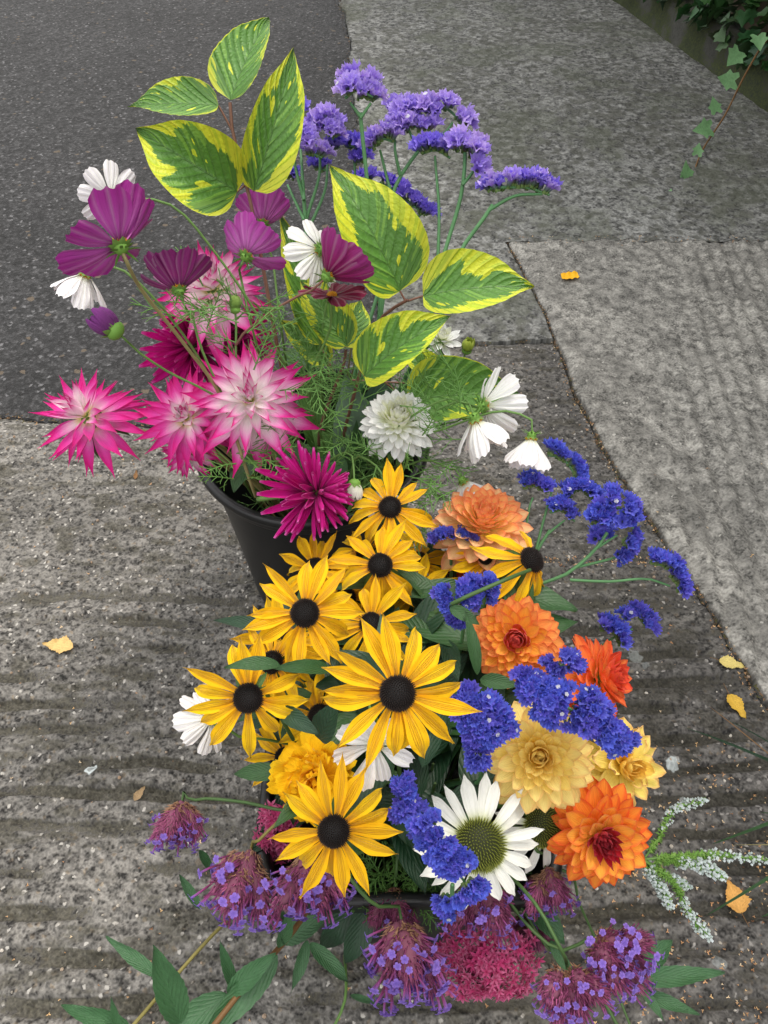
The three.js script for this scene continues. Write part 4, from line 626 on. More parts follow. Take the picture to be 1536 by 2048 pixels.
dahlia({ ...mg, label: 'magenta dahlia with quilled petals in the shade of the pink dahlias', x: 385, y: 690, d: 1.0, R: 0.078, ax: [-0.25, 0.4, 0.8], geos: [magOut, magIn, magIn], sd: 36 });
dahlia({ ...mg, label: 'magenta dahlia with quilled petals hanging outside the round bucket', x: 632, y: 985, d: 0.82, R: 0.06, ax: [0.9, 0.1, 0.15], geos: [magOut, magOut, magIn], sd: 37, e0: -58, e1: 66, n: 100 });
dahlia({ ...mg, label: 'dull wine red dahlia in shadow below the pink-tipped white one', x: 480, y: 668, d: 1.02, R: 0.055, ax: [0.2, 0.3, 0.9], geos: [magIn, magIn], sd: 38, n: 60 });
// white dahlias
dahlia({ name: 'white_dahlia', label: 'full white ball dahlia behind thread-like cosmos leaves', x: 796, y: 846, d: 0.9, R: 0.048, ax: [0.0, 0.5, 0.9], B: BK, geos: [whiteSet, whiteSet, whiteIn], sd: 39, n: 130, in0: 0.36, len: 0.62, r0: 0.4, dome: 0.45, ball: S(226, 230, 196), e0: -40, group: 'white dahlias' });
dahlia({ name: 'white_dahlia', label: 'small half-open white dahlia under the edge of a variegated leaf', x: 884, y: 678, d: 1.0, R: 0.033, ax: [0.15, 0.6, 0.8], B: BK, geos: [whiteSet, whiteIn], sd: 40, n: 34, e0: -15, group: 'white dahlias', via: [at(905, 725, 1.0)] });
function bud(name, label, x, y, d, R, ax, B, via, c0, c1, open) {
  seed(x); const axis = dirv(...ax), p = at(x, y, d), t = newFlower(name, label, 'flower bud', null, p.clone().addScaledVector(axis, -R * 0.8), axis, B, { r: 0.0013, mat: M.stemGreen, via: via.map(a => at(...a)) }), h = headGroup(t, p, axis, R);
  const set = many(3, () => petal({ L: 2, W: 1, nu: 8, nv: 4, prof: u => Math.sin(Math.PI * (0.15 + 0.75 * u)), lift: -0.6, bend: 1.6, bp: 1, cup: 1.0, col: u => mix3(c0, c1, u) }));
  for (let i = 0; i < 10; i++) radial(h, 'petal', set[i % 3], M.petal, i * GA, (open ?? 1.25) + rr(-0.08, 0.08), 0.15 + 0.2 * (i / 10), -0.85, rr(0.85, 1), rr(0.85, 1), 1);
  mesh('receptacle', receptacle, M.vtx, h).scale.setScalar(5); h.children[h.children.length - 1].position.y = -0.75;
  for (let i = 0; i < 8; i++) radial(h, 'sepal', innerSep, M.sepal, i / 8 * 6.283, rr(0.6, 1.1), 0.4, -0.8, 3.4, 3.4, 3.4);
  return t;
}
bud('dahlia_bud', 'round yellow-green dahlia bud beside the small white dahlia', 936, 690, 0.99, 0.011, [0.1, 0.6, 0.6], BK, [[905, 740, 1.0]], S(150, 176, 60), S(190, 206, 84));
bud('dahlia_bud', 'yellow-green dahlia bud behind the drooping white cosmos', 936, 826, 0.96, 0.011, [0.3, 0.3, 0.8], BK, [[880, 850, 0.98]], S(140, 170, 60), S(190, 200, 80));
bud('cosmos_bud', 'closed white cosmos bud nodding beside the magenta dahlia', 709, 984, 0.84, 0.012, [0.03, -0.95, 0.2], BK, [[650, 930, 0.9], [700, 905, 0.86]], S(220, 226, 190), S(240, 238, 236));
bud('cosmos_bud', 'half-open purple cosmos bud on a long leaning tan stem', 208, 645, 0.74, 0.0165, [-0.75, 0.55, 0.3], BK, [[440, 800, 0.83], [330, 740, 0.79], [260, 690, 0.755]], S(120, 60, 120), S(132, 56, 138), 1.15);
bud('cosmos_bud', 'small green cosmos bud on an upright stem before the pink-tipped dahlia', 470, 606, 0.8, 0.009, [0, 0.9, 0.3], BK, [[478, 850, 0.85], [472, 720, 0.82]], S(120, 160, 70), S(150, 180, 90));

// purple cosmos
const CG = 'purple cosmos flowers';
cosmos('big purple cosmos seen from behind, held out over the asphalt', 240, 492, 0.66, 0.053, [-0.4, 0.9, -0.12], 34, cosPurple, { droop: [-0.85, -0.5, 0.9], group: CG, via: [[505, 975, 0.87], [440, 790, 0.82], [370, 690, 0.76], [280, 575, 0.69]], r: 0.0019, stem: M.stemTan, feather: [490, 920, 0.84, 9, 0.02, 0.05] });
cosmos('small dark purple cosmos in front of the pink-tipped white dahlia', 358, 580, 0.76, 0.044, [-0.2, 0.92, -0.15], 34, cosDark, { group: CG, via: [[450, 800, 0.83], [400, 690, 0.79], [380, 620, 0.77]], feather: [440, 640, 0.78, 9, 0.03, 0.06] });
cosmos('purple cosmos seen from behind below the tall variegated branch', 525, 448, 0.88, 0.042, [0.0, 0.88, -0.3], 34, cosPink, { group: CG, via: [[560, 640, 0.9], [540, 500, 0.89]] });
cosmos('purple cosmos seen from behind, touching the pink-tipped white dahlia', 492, 512, 0.82, 0.044, [0.35, 0.75, -0.38], 30, cosPink, { group: CG, via: [[500, 640, 0.84], [480, 545, 0.825]] });
cosmos('wine purple cosmos overlapping a white one near the broad variegated leaf', 655, 552, 0.76, 0.046, [0.6, 0.7, -0.15], 34, cosWine, { group: CG, via: [[470, 700, 0.82], [520, 640, 0.79], [600, 590, 0.77]], stem: M.stemRed, feather: [560, 760, 0.86, 14, 0.05, 0.065] });
cosmos('dark red open cosmos with a yellow eye under the wine purple one', 664, 592, 0.8, 0.036, [0.05, 0.85, 0.45], 0, cosRed, { group: CG, via: [[620, 760, 0.88], [660, 660, 0.83]], feather: [640, 740, 0.88, 12, 0.05, 0.06] });

// white cosmos
const WG = 'white cosmos flowers';
cosmos('white cosmos peeping out behind the big purple cosmos', 222, 395, 0.74, 0.034, [-0.5, 0.5, -0.6], 15, cosWhite, { group: WG, via: [[590, 800, 0.9], [520, 640, 0.83], [430, 505, 0.79], [350, 415, 0.76], [290, 397, 0.745]], feather: [520, 640, 0.83, 8, 0.03, 0.06] });
cosmos('nodding white cosmos hanging below the big purple cosmos', 171, 548, 0.73, 0.036, [-0.35, -0.8, -0.25], 48, cosWhite, { group: WG, via: [[400, 720, 0.82], [280, 568, 0.74], [225, 530, 0.73], [190, 535, 0.73]] });
cosmos('white cosmos wedged between the variegated leaf and the wine purple cosmos', 640, 500, 0.83, 0.042, [-0.65, -0.15, -0.6], 20, cosWhite, { group: WG, via: [[640, 700, 0.9], [660, 560, 0.86]] });
cosmos('white cosmos facing outwards above its drooping neighbour', 966, 812, 0.88, 0.05, [0.75, 0.15, -0.45], 35, cosWhite, { group: WG, via: [[740, 900, 0.94], [850, 830, 0.9], [935, 800, 0.885]], feather: [860, 830, 0.92, 16, 0.05, 0.06] });
cosmos('drooping white cosmos with petals spread downwards beside the ball dahlia', 950, 838, 0.85, 0.05, [0.3, -0.75, -0.25], 46, cosWhite, { group: WG, via: [[740, 910, 0.92], [820, 835, 0.88], [900, 797, 0.86], [935, 810, 0.853]], feather: [800, 900, 0.92, 16, 0.06, 0.06] });
cosmos('drooping white cosmos against the blue statice', 1063, 874, 0.86, 0.044, [-0.1, -0.9, -0.1], 52, cosWhite, { group: WG, via: [[760, 900, 0.94], [880, 860, 0.9], [1000, 822, 0.87], [1045, 830, 0.862]], feather: [830, 960, 0.93, 16, 0.06, 0.06] });
cosmos('small drooping white cosmos above the peach dahlia', 926, 962, 0.9, 0.04, [0.45, -0.7, -0.3], 45, cosWhite, { group: WG, via: [[760, 960, 0.96], [850, 920, 0.93], [905, 940, 0.905]], feather: [750, 940, 0.96, 14, 0.06, 0.06] });
cosmos('white cosmos hidden behind the topmost black-eyed susan', 765, 975, 0.88, 0.042, [0.05, -0.75, -0.3], 40, cosWhite, { group: WG, via: [[700, 960, 0.94], [715, 912, 0.9], [750, 930, 0.885]], feather: [620, 900, 0.95, 18, 0.07, 0.06] });
cosmos('white cosmos hanging out of the tub behind a black-eyed susan', 424, 1436, 0.74, 0.036, [-0.7, -0.3, -0.45], 28, cosWhite, { B: FT, group: WG, via: [[540, 1480, 0.78], [470, 1470, 0.755]] });
cosmos('white cosmos lying under the largest black-eyed susan', 752, 1490, 0.64, 0.04, [0.1, -0.35, 0.8], 0, cosWhite, { B: FT, group: WG });

// foliage standing in the round bucket
seed(71);
{
  const t = thing('cosmos_foliage', 'mass of thread-like cosmos leaves filling the round bucket', 'foliage', V(BK.c.x, BK.y0, BK.c.z + 0.03)), L = [];
  for (let i = 0; i < 11; i++) { const a = rr(0, 6.28), q = rr(0.02, 0.12), tip = V(BK.c.x + Math.cos(a) * q * 1.2 + 0.04, rr(0.34, 0.52), BK.c.z + Math.sin(a) * q), b = V(BK.c.x + Math.cos(a) * q * 0.5, 0.013, BK.c.z + Math.sin(a) * q * 0.5); worldMesh('stem', tube([b, b.clone().lerp(tip, 0.5).add(V(rr(-0.01, 0.01), 0, 0)), tip], 0.002, 0.0012, 6), M.stemTan, t); for (let k = 0; k < 9; k++) feather(L, b.clone().lerp(tip, rr(0.55, 1)), V(rr(-1, 1), rr(-0.1, 0.9), rr(-1, 1)).normalize(), rr(0.04, 0.08)); }
  worldMesh('feathery_leaf', mergeGeometries(L), M.thread, t).userData.kind = 'stuff';
}
{
  const t = thing('grey_green_foliage', 'broad grey-green leaves standing in the middle of the round bucket', 'foliage', V(BK.c.x + 0.05, BK.y0, BK.c.z));
  worldMesh('stem', tube([t.position.clone(), at(720, 960, 1.06), at(705, 800, 1.0)], 0.003, 0.002), M.stemGreen, t);
  for (const [a, b, n, w, m] of [[[720, 930, 1.05], [690, 745, 0.97], [0.1, 0.2, 1], 0.5, M.leafGrey], [[730, 940, 1.05], [715, 830, 1.0], [0.3, 0.1, 1], 0.7, M.leafDark], [[700, 960, 1.06], [620, 850, 1.02], [0, 0.3, 1], 0.5, M.leafMid], [[760, 900, 1.06], [860, 760, 1.03], [0, 0.4, 1], 0.5, M.leafDark], [[640, 900, 1.05], [600, 730, 1.0], [0.2, 0, 1], 0.3, M.leafMid], [[740, 880, 1.06], [780, 740, 1.04], [-0.2, 0.1, 1], 0.5, M.leafDeep], [[560, 960, 1.05], [500, 880, 1.02], [0, 0.4, 1], 0.5, M.leafDeep]]) leafBetween(t, at(...a), at(...b), dirv(...n), w, m, { arch: 0.25, prof: serrate(ovate, 20, 0.06), nu: 20 });
}

// ================================================================ square tub
rudbeckia('topmost black-eyed susan, facing the round bucket', 780, 1015, 0.82, 0.048, [0, 0.35, 0.9], { n: 13, el: -4 });
rudbeckia('black-eyed susan pressed against the side of the round bucket', 630, 1136, 0.84, 0.045, [-0.1, 0.4, 0.85], { n: 12, el: 4 });
rudbeckia('black-eyed susan between the topmost one and the largest one', 760, 1131, 0.79, 0.05, [0.05, 0.3, 0.9], { n: 13, el: -8, heavy: 0.4 });
rudbeckia('small black-eyed susan beside the peach dahlia', 972, 1118, 0.86, 0.045, [0.45, 0.25, 0.8], { n: 10, el: -8, heavy: 0.5 });
rudbeckia('black-eyed susan with swept back petals above the coral dahlia', 1062, 1121, 0.78, 0.053, [0.5, 0.45, 0.7], { n: 11, el: -22, heavy: 0.7 });
rudbeckia('black-eyed susan with long twisted petals between two smaller ones', 610, 1226, 0.66, 0.048, [0.02, 0.15, 1], { n: 13, el: -2 });
rudbeckia('largest black-eyed susan, broad and flat, in the middle of the tub', 795, 1386, 0.525, 0.054, [0.02, 0.05, 1], { n: 15, el: 2, leaves: 3, wide: 1.0, grow: 1.06 });
rudbeckia('black-eyed susan with gaps between its petals and burnt tips, leaning over the tub edge', 497, 1396, 0.63, 0.048, [-0.02, 0.1, 1], { n: 13, el: 0, skip: [3, 8], seed: 9 });
rudbeckia('black-eyed susan in front of the ruffled yellow marigold', 668, 1662, 0.61, 0.05, [0.03, 0.12, 1], { n: 14, el: 2 });
rudbeckia('shaded black-eyed susan behind the top of the largest one', 742, 1248, 0.76, 0.046, [0.1, 0.3, 0.9], { n: 12 });
rudbeckia('shaded black-eyed susan under a dark leaf beside the largest one', 640, 1432, 0.76, 0.046, [-0.1, 0.2, 0.9], { n: 12 });
rudbeckia('shaded black-eyed susan next to the blue statice under a fallen stem', 830, 1188, 0.86, 0.046, [0.2, 0.2, 0.9], { n: 12 });
rudbeckia('half hidden black-eyed susan under the little blue statice beside the peach dahlia', 838, 1122, 0.9, 0.044, [0.2, 0.4, 0.8], { n: 11 });
rudbeckia('half hidden black-eyed susan directly below the topmost one', 732, 1106, 0.9, 0.045, [-0.1, 0.4, 0.85], { n: 12 });
rudbeckia('dark shaded black-eyed susan deep in the tub above the marigold', 570, 1515, 0.8, 0.042, [-0.1, 0.2, 0.9], { n: 11 });
rudbeckia('black-eyed susan mostly hidden under the long-petalled one', 560, 1285, 0.74, 0.046, [-0.3, 0.2, 0.85], { n: 12 });
rudbeckia('black-eyed susan squeezed between the round bucket and the two middle ones', 690, 1196, 0.83, 0.046, [-0.05, 0.35, 0.9], { n: 13 });
rudbeckia('low black-eyed susan peeping out at the tub edge beside the gap-petalled one', 545, 1325, 0.72, 0.044, [-0.3, 0.4, 0.8], { n: 12 });
dahlia({ name: 'marigold', label: 'ruffled golden yellow marigold behind a black-eyed susan', x: 632, y: 1555, d: 0.7, R: 0.044, ax: [-0.1, 0.2, 0.95], B: FT, geos: [ruffSet, ruffSet, ruffSet], sd: 51, n: 64, e0: -35, e1: 80, in0: 0.55, wob: 0.3, r0: 0.1, dome: 0.3 });

const OG = 'orange dahlias in the square tub';
dahlia({ label: 'peach dahlia seen from the side at the back of the tub', x: 964, y: 1056, d: 0.88, R: 0.064, ax: [0.02, 0.6, 0.7], B: FT, group: OG, geos: [peachOut, peachOut, peachMid, peachMid], sd: 52, n: 120, e0: -38, e1: 82, in0: 0.34, len: 0.68, r0: 0.34, dome: 0.42, ball: S(240, 150, 80) });
dahlia({ label: 'coral orange ball dahlia beside the leaf of the blue statice', x: 1030, y: 1282, d: 0.76, R: 0.051, ax: [-0.12, 0.2, 0.95], B: FT, group: OG, geos: [orangeOut, orangeOut, orangeMid, orangeIn], sd: 53, n: 130, e0: -38, e1: 86, in0: 0.3, len: 0.66, r0: 0.34, dome: 0.44, ball: S(230, 110, 50) });
dahlia({ label: 'red-orange dahlia turned outwards behind the long blue statice', x: 1200, y: 1356, d: 0.8, R: 0.056, ax: [0.7, 0.2, 0.55], B: FT, group: OG, geos: [redOut, redOut, redMid], sd: 54, n: 84, e0: -35, e1: 80, dome: 0.3 });
dahlia({ label: 'orange dahlia with a crimson heart leaning over the tub corner', x: 1200, y: 1672, d: 0.69, R: 0.0515, ax: [0.02, 0.0, 1], B: FT, group: OG, geos: [orangeOutP, orangeOutP, orangeMid, redIn, redIn], sd: 55, n: 118, e0: -24, e1: 84, len: 0.8, r0: 0.2, dome: 0.32, ball: S(230, 110, 40), wob: 0.13 });
dahlia({ label: 'small dark red dahlia bud opening among the black-eyed susans', x: 905, y: 1138, d: 0.92, R: 0.024, ax: [0.3, 0.3, 0.8], B: FT, group: OG, geos: [redMid, redIn], sd: 56, n: 40, e0: 10, e1: 84 });
const YG = 'pale yellow dahlias in the square tub';
dahlia({ label: 'pale yellow dahlia between blue statice and the white coneflower', x: 1076, y: 1512, d: 0.66, R: 0.053, ax: [-0.12, 0.25, 0.95], B: FT, group: YG, geos: [yelOut, yelOut, yelMid, yelIn], sd: 57, n: 110, e0: -32, e1: 82, in0: 0.3, len: 0.74, r0: 0.26, dome: 0.32, ball: S(240, 200, 80), wob: 0.16 });
dahlia({ label: 'ragged yellow dahlia with pink-flushed tips, above the crimson-hearted one', x: 1246, y: 1528, d: 0.75, R: 0.053, ax: [0.3, 0.15, 0.9], B: FT, group: YG, geos: [yelRough, yelRough, yelIn], sd: 58, n: 62, e0: -40, e1: 78, dome: 0.26, wob: 0.28 });

const BG = 'blue statice in the square tub', bs = { set: blueSet, size: 0.0088, white: 0.04, fat: 1.12, k: 1.75 };
statice('blue statice head peering out between the topmost black-eyed susan and the peach dahlia', BG, FT, [[900, 1180, 0.9], [902, 1110, 0.87]], [], [{ ...bs, pts: [[866, 1082, 0.86], [900, 1068, 0.86], [944, 1086, 0.86]], n: 26, rows: 2, nrm: [0, 0.85, 0.5] }], 81);
statice('blue statice head crossed by a green stem, over the coral dahlia', BG, FT, [[920, 1300, 0.8], [930, 1230, 0.76]], [], [{ ...bs, pts: [[895, 1205, 0.735], [935, 1188, 0.73], [985, 1172, 0.735]], n: 62, rows: 4, nrm: [-0.05, 0.25, 0.95], fan: 0.6 }, { ...bs, pts: [[905, 1235, 0.76], [938, 1240, 0.76]], n: 10, rows: 2, nrm: [-0.1, -0.2, 0.9] }], 82);
statice('tall block of blue statice overlapped by the largest black-eyed susan', BG, FT, [[960, 1560, 0.7], [955, 1480, 0.65]], [], [{ ...bs, pts: [[915, 1385, 0.615], [950, 1420, 0.61], [965, 1465, 0.61], [955, 1520, 0.615]], n: 74, rows: 4, nrm: [0, 0.1, 1], fan: 0.6 }, { ...bs, pts: [[975, 1415, 0.615], [1005, 1450, 0.615], [1015, 1475, 0.62]], n: 24, rows: 3, nrm: [0.2, 0.1, 1] }], 83);
statice('long slanting blue statice bar dotted with white, lying over the yellow dahlias', BG, FT, [[1120, 1540, 0.72], [1130, 1460, 0.66]], [[[1130, 1460, 0.66], [1060, 1390, 0.63], [1050, 1375, 0.63]]], [{ ...bs, pts: [[1050, 1365, 0.62], [1110, 1400, 0.615], [1180, 1440, 0.615], [1262, 1490, 0.62]], n: 118, rows: 5, nrm: [0.02, 0.15, 1], fan: 0.6, white: 0.09 }, { ...bs, pts: [[1040, 1378, 0.625], [1080, 1352, 0.625]], n: 20, rows: 3, nrm: [-0.1, 0.2, 1] }], 84);
statice('small blue statice tuft between the coral and red-orange dahlias', BG, FT, [[1120, 1420, 0.75], [1125, 1350, 0.72]], [], [{ ...bs, pts: [[1112, 1340, 0.71], [1148, 1312, 0.71]], n: 20, rows: 3, nrm: [0, 0.3, 0.9] }], 85);
statice('narrow blue statice beside the petal of the lowest black-eyed susan', BG, FT, [[820, 1720, 0.72], [820, 1650, 0.67]], [], [{ ...bs, pts: [[790, 1575, 0.65], [810, 1610, 0.645], [835, 1650, 0.65]], n: 46, rows: 3, nrm: [0, 0.1, 1] }], 86);
statice('broad blue statice lying across the white coneflower', BG, FT, [[900, 1830, 0.66], [905, 1770, 0.6]], [], [{ ...bs, pts: [[865, 1660, 0.565], [885, 1700, 0.56], [915, 1745, 0.56], [945, 1785, 0.565]], n: 84, rows: 4, wide: 0.26, nrm: [-0.03, 0.05, 1], fan: 0.55, white: 0.07 }, { ...bs, pts: [[895, 1790, 0.57], [900, 1815, 0.575]], n: 8, rows: 2, nrm: [0, -0.4, 0.9] }], 87);
const sb = { set: blueSet, size: 0.0122, white: 0.07, fat: 1.05, k: 1.35 };
statice('branching blue statice spray reaching out of the tub across the concrete joint', BG, FT, [[1060, 1180, 0.85], [1130, 1150, 0.84], [1190, 1100, 0.835], [1215, 1065, 0.83]], [[[1150, 1135, 0.84], [1220, 1118, 0.84], [1250, 1108, 0.84]], [[1140, 1160, 0.84], [1220, 1163, 0.835], [1295, 1158, 0.83], [1340, 1172, 0.83]], [[1195, 1095, 0.835], [1235, 1070, 0.83]]],
  [{ ...sb, pts: [[1205, 1040, 0.82], [1225, 1012, 0.82], [1255, 1025, 0.82], [1268, 1055, 0.82]], n: 44, rows: 4, nrm: [0.2, 0.6, 0.7] }, { ...sb, pts: [[1252, 1095, 0.83], [1262, 1070, 0.83]], n: 14, rows: 2, nrm: [0.8, 0.2, 0.4] }, { ...sb, pts: [[1190, 1078, 0.845], [1215, 1072, 0.845]], n: 8, rows: 2, nrm: [-0.3, 0.5, 0.6] }, { ...sb, pts: [[1235, 1112, 0.84], [1252, 1108, 0.84]], n: 8, rows: 2, nrm: [0.5, -0.4, 0.5] },
  { ...sb, pts: [[1302, 1122, 0.825], [1335, 1132, 0.825], [1358, 1160, 0.825], [1362, 1180, 0.825]], n: 34, rows: 2, nrm: [0.55, 0.7, 0.3], tip: 0.6 }], 88);
statice('blue statice spray with five small combs under the drooping white cosmos', BG, FT, [[1040, 1180, 0.9], [1072, 1105, 0.88], [1100, 1060, 0.875]], [[[1072, 1100, 0.88], [1090, 1030, 0.88], [1110, 960, 0.885]], [[1045, 1110, 0.89], [1060, 1010, 0.88], [1066, 995, 0.88]], [[1095, 1068, 0.875], [1130, 1040, 0.87]]],
  [{ ...sb, pts: [[1098, 908, 0.885], [1122, 912, 0.885], [1145, 935, 0.885], [1152, 958, 0.885]], n: 34, rows: 2, nrm: [0.5, 0.75, 0.3] }, { ...sb, pts: [[1045, 972, 0.88], [1072, 966, 0.88], [1098, 982, 0.88]], n: 22, rows: 2, nrm: [0.05, 0.85, 0.4] }, { ...sb, pts: [[1130, 990, 0.875], [1160, 976, 0.875], [1190, 1000, 0.875]], n: 26, rows: 2, nrm: [0.15, 0.85, 0.4] }, { ...sb, pts: [[1100, 1022, 0.87], [1128, 1018, 0.87], [1150, 1040, 0.87]], n: 18, rows: 2, nrm: [0.1, 0.8, 0.4] }, { ...sb, pts: [[1180, 1030, 0.875], [1188, 1050, 0.875]], n: 6, rows: 1, nrm: [0.6, 0, 0.6] }], 89);
statice('two little blue statice combs behind the red-orange dahlia', BG, FT, [[1120, 1350, 0.9], [1190, 1300, 0.88]], [[[1190, 1300, 0.88], [1240, 1268, 0.87], [1265, 1258, 0.87]]], [{ ...sb, pts: [[1202, 1252, 0.865], [1228, 1254, 0.865], [1244, 1290, 0.865]], n: 22, rows: 2, nrm: [0.5, 0.75, 0.35] }, { ...sb, pts: [[1248, 1236, 0.865], [1280, 1228, 0.865], [1302, 1250, 0.865]], n: 18, rows: 2, nrm: [0.2, 0.85, 0.4] }], 90);

coneflower('white coneflower with a green spiky cone, nearly whole', 958, 1690, 0.64, 0.056, [0.05, 0.08, 1], 21, -4, 61);
coneflower('white coneflower tucked under the yellow dahlia with only its cone showing', 1085, 1650, 0.71, 0.05, [0.35, 0.05, 0.9], 15, -20, 62);

// verbena over the front rim
const vb1 = verbena('purple verbena head alone on a thin stem reaching out over the pavement', 362, 1615, 0.78, 110, 110, [-0.1, -0.85, 0.4], { via: [[600, 1620, 0.74], [480, 1603, 0.76], [410, 1597, 0.772], [378, 1600, 0.777]], n: 64 });
verbenaLeaves(vb1, [[[398, 1700, 0.79], [428, 1750, 0.8], [0.5, 0.3, 0.8], 0.28]]);
const vb2 = verbena('wide purple verbena head next to the crimson sedum', 498, 1720, 0.74, 160, 150, [-0.12, -0.8, 0.5], { n: 95, stem: M.stemOlive });
verbenaLeaves(vb2, [[[400, 1818, 0.8], [358, 1748, 0.81], [0.6, 0.3, 0.8], 0.26], [[560, 1880, 0.8], [660, 1835, 0.79], [0, 0.5, 0.8], 0.4]]);
verbena('purple verbena head under the petals of the lowest black-eyed susan', 615, 1715, 0.71, 140, 165, [0.06, -0.8, 0.5], { n: 95, open: 0.5 });
verbena('shaded purple verbena head against the front of the tub', 790, 1788, 0.76, 120, 90, [0.0, -0.75, 0.55], { n: 60, open: 0.3 });
const vb5 = verbena('bright purple verbena head beside the large pink sedum', 805, 1855, 0.69, 150, 180, [0.1, -0.75, 0.6], { n: 105, via: [[690, 1730, 0.66], [750, 1810, 0.675]], open: 0.75 });
verbena('purple verbena head beneath the broad blue statice', 965, 1775, 0.7, 150, 120, [0.0, -0.8, 0.5], { n: 90, open: 0.5 });
verbena('small purple verbena head beside the crimson-hearted dahlia', 1090, 1745, 0.72, 95, 115, [-0.05, -0.85, 0.45], { n: 60, open: 0.5 });
verbena('dull brown-purple verbena head in the shade above the pink sedum', 1060, 1840, 0.78, 100, 90, [0, -0.7, 0.6], { n: 50, open: 0.1 });
const vb9 = verbena('upright purple verbena head with brown crown by the leafy stem', 1215, 1895, 0.67, 160, 120, [0.45, -0.1, 0.85], { n: 95, open: 0.65, via: [[1010, 1790, 0.72], [1120, 1900, 0.69]] });
verbenaLeaves(vb9, [[[1270, 1960, 0.7], [1450, 1945, 0.68], [0, 0.5, 0.8], 0.22], [[1275, 1968, 0.7], [1330, 2046, 0.68], [0.3, 0.4, 0.8], 0.3], [[1270, 1940, 0.71], [1345, 1880, 0.71], [0.2, 0.4, 0.8], 0.5], [[1280, 1985, 0.7], [1400, 2030, 0.68], [0, 0.5, 0.8], 0.25]]);
verbena('dark purple verbena head with scattered bright florets beside the pink sedum', 1140, 1960, 0.64, 150, 110, [-0.05, -0.3, 0.95], { n: 90, open: 0.5 });
sedum('large flat pink sedum head hanging over the front of the tub', 980, 1968, 0.71, 215, 165, [0.02, -0.2, 0.95], 280, 63);
sedum('small crimson sedum head at the tub edge under the marigold', 548, 1672, 0.77, 90, 110, [-0.2, 0.1, 0.95], 110, 64);

// leafy side stems trailing over the front rim
function leafyStem(label, pts, r, mat, leaves, lm) {
  seed(pts[0][0]); const p = pts.map(a => at(...a)), t = thing('trailing_verbena', label, 'plant', V(FT.c.x + rr(-0.05, 0.05), FT.y0, FT.c.z + rr(0, 0.06)), 'leafy stems trailing from the tub');
  worldMesh('stem', tube([t.position.clone(), V(lerp(FT.c.x, p[0].x, 0.6), 0.2, -0.27), ...p], r, r * 0.8, 7), mat, t); verbenaLeaves(t, leaves, lm); return t;
}
leafyStem('olive stem with narrow leaves trailing past the wide verbena head', [[560, 1750, 0.8], [440, 1855, 0.76], [340, 1965, 0.72], [262, 2055, 0.69], [200, 2120, 0.67]], 0.0021, M.stemOlive, [[[362, 2046, 0.7], [306, 1892, 0.66], [0.6, 0.1, 0.8], 0.27, 0.2], [[318, 1955, 0.73], [212, 1872, 0.74], [0.2, 0.8, 0.6], 0.2, 0.8], [[262, 2060, 0.7], [122, 2010, 0.68], [0.2, 0.6, 0.7], 0.25, 0.5], [[240, 2080, 0.69], [222, 1990, 0.68], [0.5, 0.2, 0.8], 0.16, 0.6]]);
leafyStem('thick brown stem with broad leaves trailing in front of the tub', [[640, 1790, 0.8], [580, 1870, 0.76], [500, 1960, 0.72], [430, 2048, 0.69], [380, 2110, 0.67]], 0.0034, M.stemBrown, [[[455, 1990, 0.71], [552, 1905, 0.7], [0.1, 0.4, 0.9], 0.3, 0.2], [[470, 1985, 0.73], [440, 1880, 0.72], [0.7, 0.1, 0.7], 0.2, 0.9], [[555, 1910, 0.73], [400, 2080, 0.69], [0.3, 0.3, 0.9], 0.3, 0.2], [[455, 1988, 0.73], [300, 2100, 0.7], [-0.2, 0.5, 0.8], 0.34, 0.2], [[560, 1895, 0.74], [580, 1820, 0.72], [0.6, 0.2, 0.8], 0.3, 0.5], [[570, 1890, 0.74], [556, 1800, 0.73], [0.8, 0.2, 0.6], 0.22, 0.4]]);
leafyStem('green stem with curling leaves beside the bright verbena head', [[700, 1800, 0.82], [690, 1900, 0.8], [690, 2000, 0.76], [660, 2070, 0.74]], 0.0018, M.stemGreen, [[[615, 1880, 0.78], [582, 1985, 0.76], [0.3, 0.2, 0.9], 0.3, 0.4], [[620, 1885, 0.78], [700, 1970, 0.76], [0, 0.3, 0.9], 0.28, 0.9], [[690, 1960, 0.78], [640, 1890, 0.78], [0.4, 0.4, 0.8], 0.3, 0.6], [[700, 1990, 0.77], [760, 2010, 0.76], [0, 0.6, 0.8], 0.2, 0.3]]);
leafyStem('pair of green stems with a broad leaf beside the upright verbena head', [[1030, 1800, 0.76], [1100, 1900, 0.74], [1180, 1960, 0.72], [1240, 2060, 0.7]], 0.002, M.stemDark, [[[1060, 1800, 0.75], [1130, 1890, 0.73], [0.1, 0.4, 0.9], 0.5, 0.2], [[1100, 1880, 0.74], [1150, 1960, 0.72], [-0.3, 0.3, 0.9], 0.3, 0.3]]);
leafyStem('dark green stem curving past the crimson-hearted dahlia to the ground', [[1130, 1740, 0.82], [1160, 1810, 0.86], [1200, 1900, 0.9], [1260, 2050, 0.86]], 0.0017, M.stemDark, []);
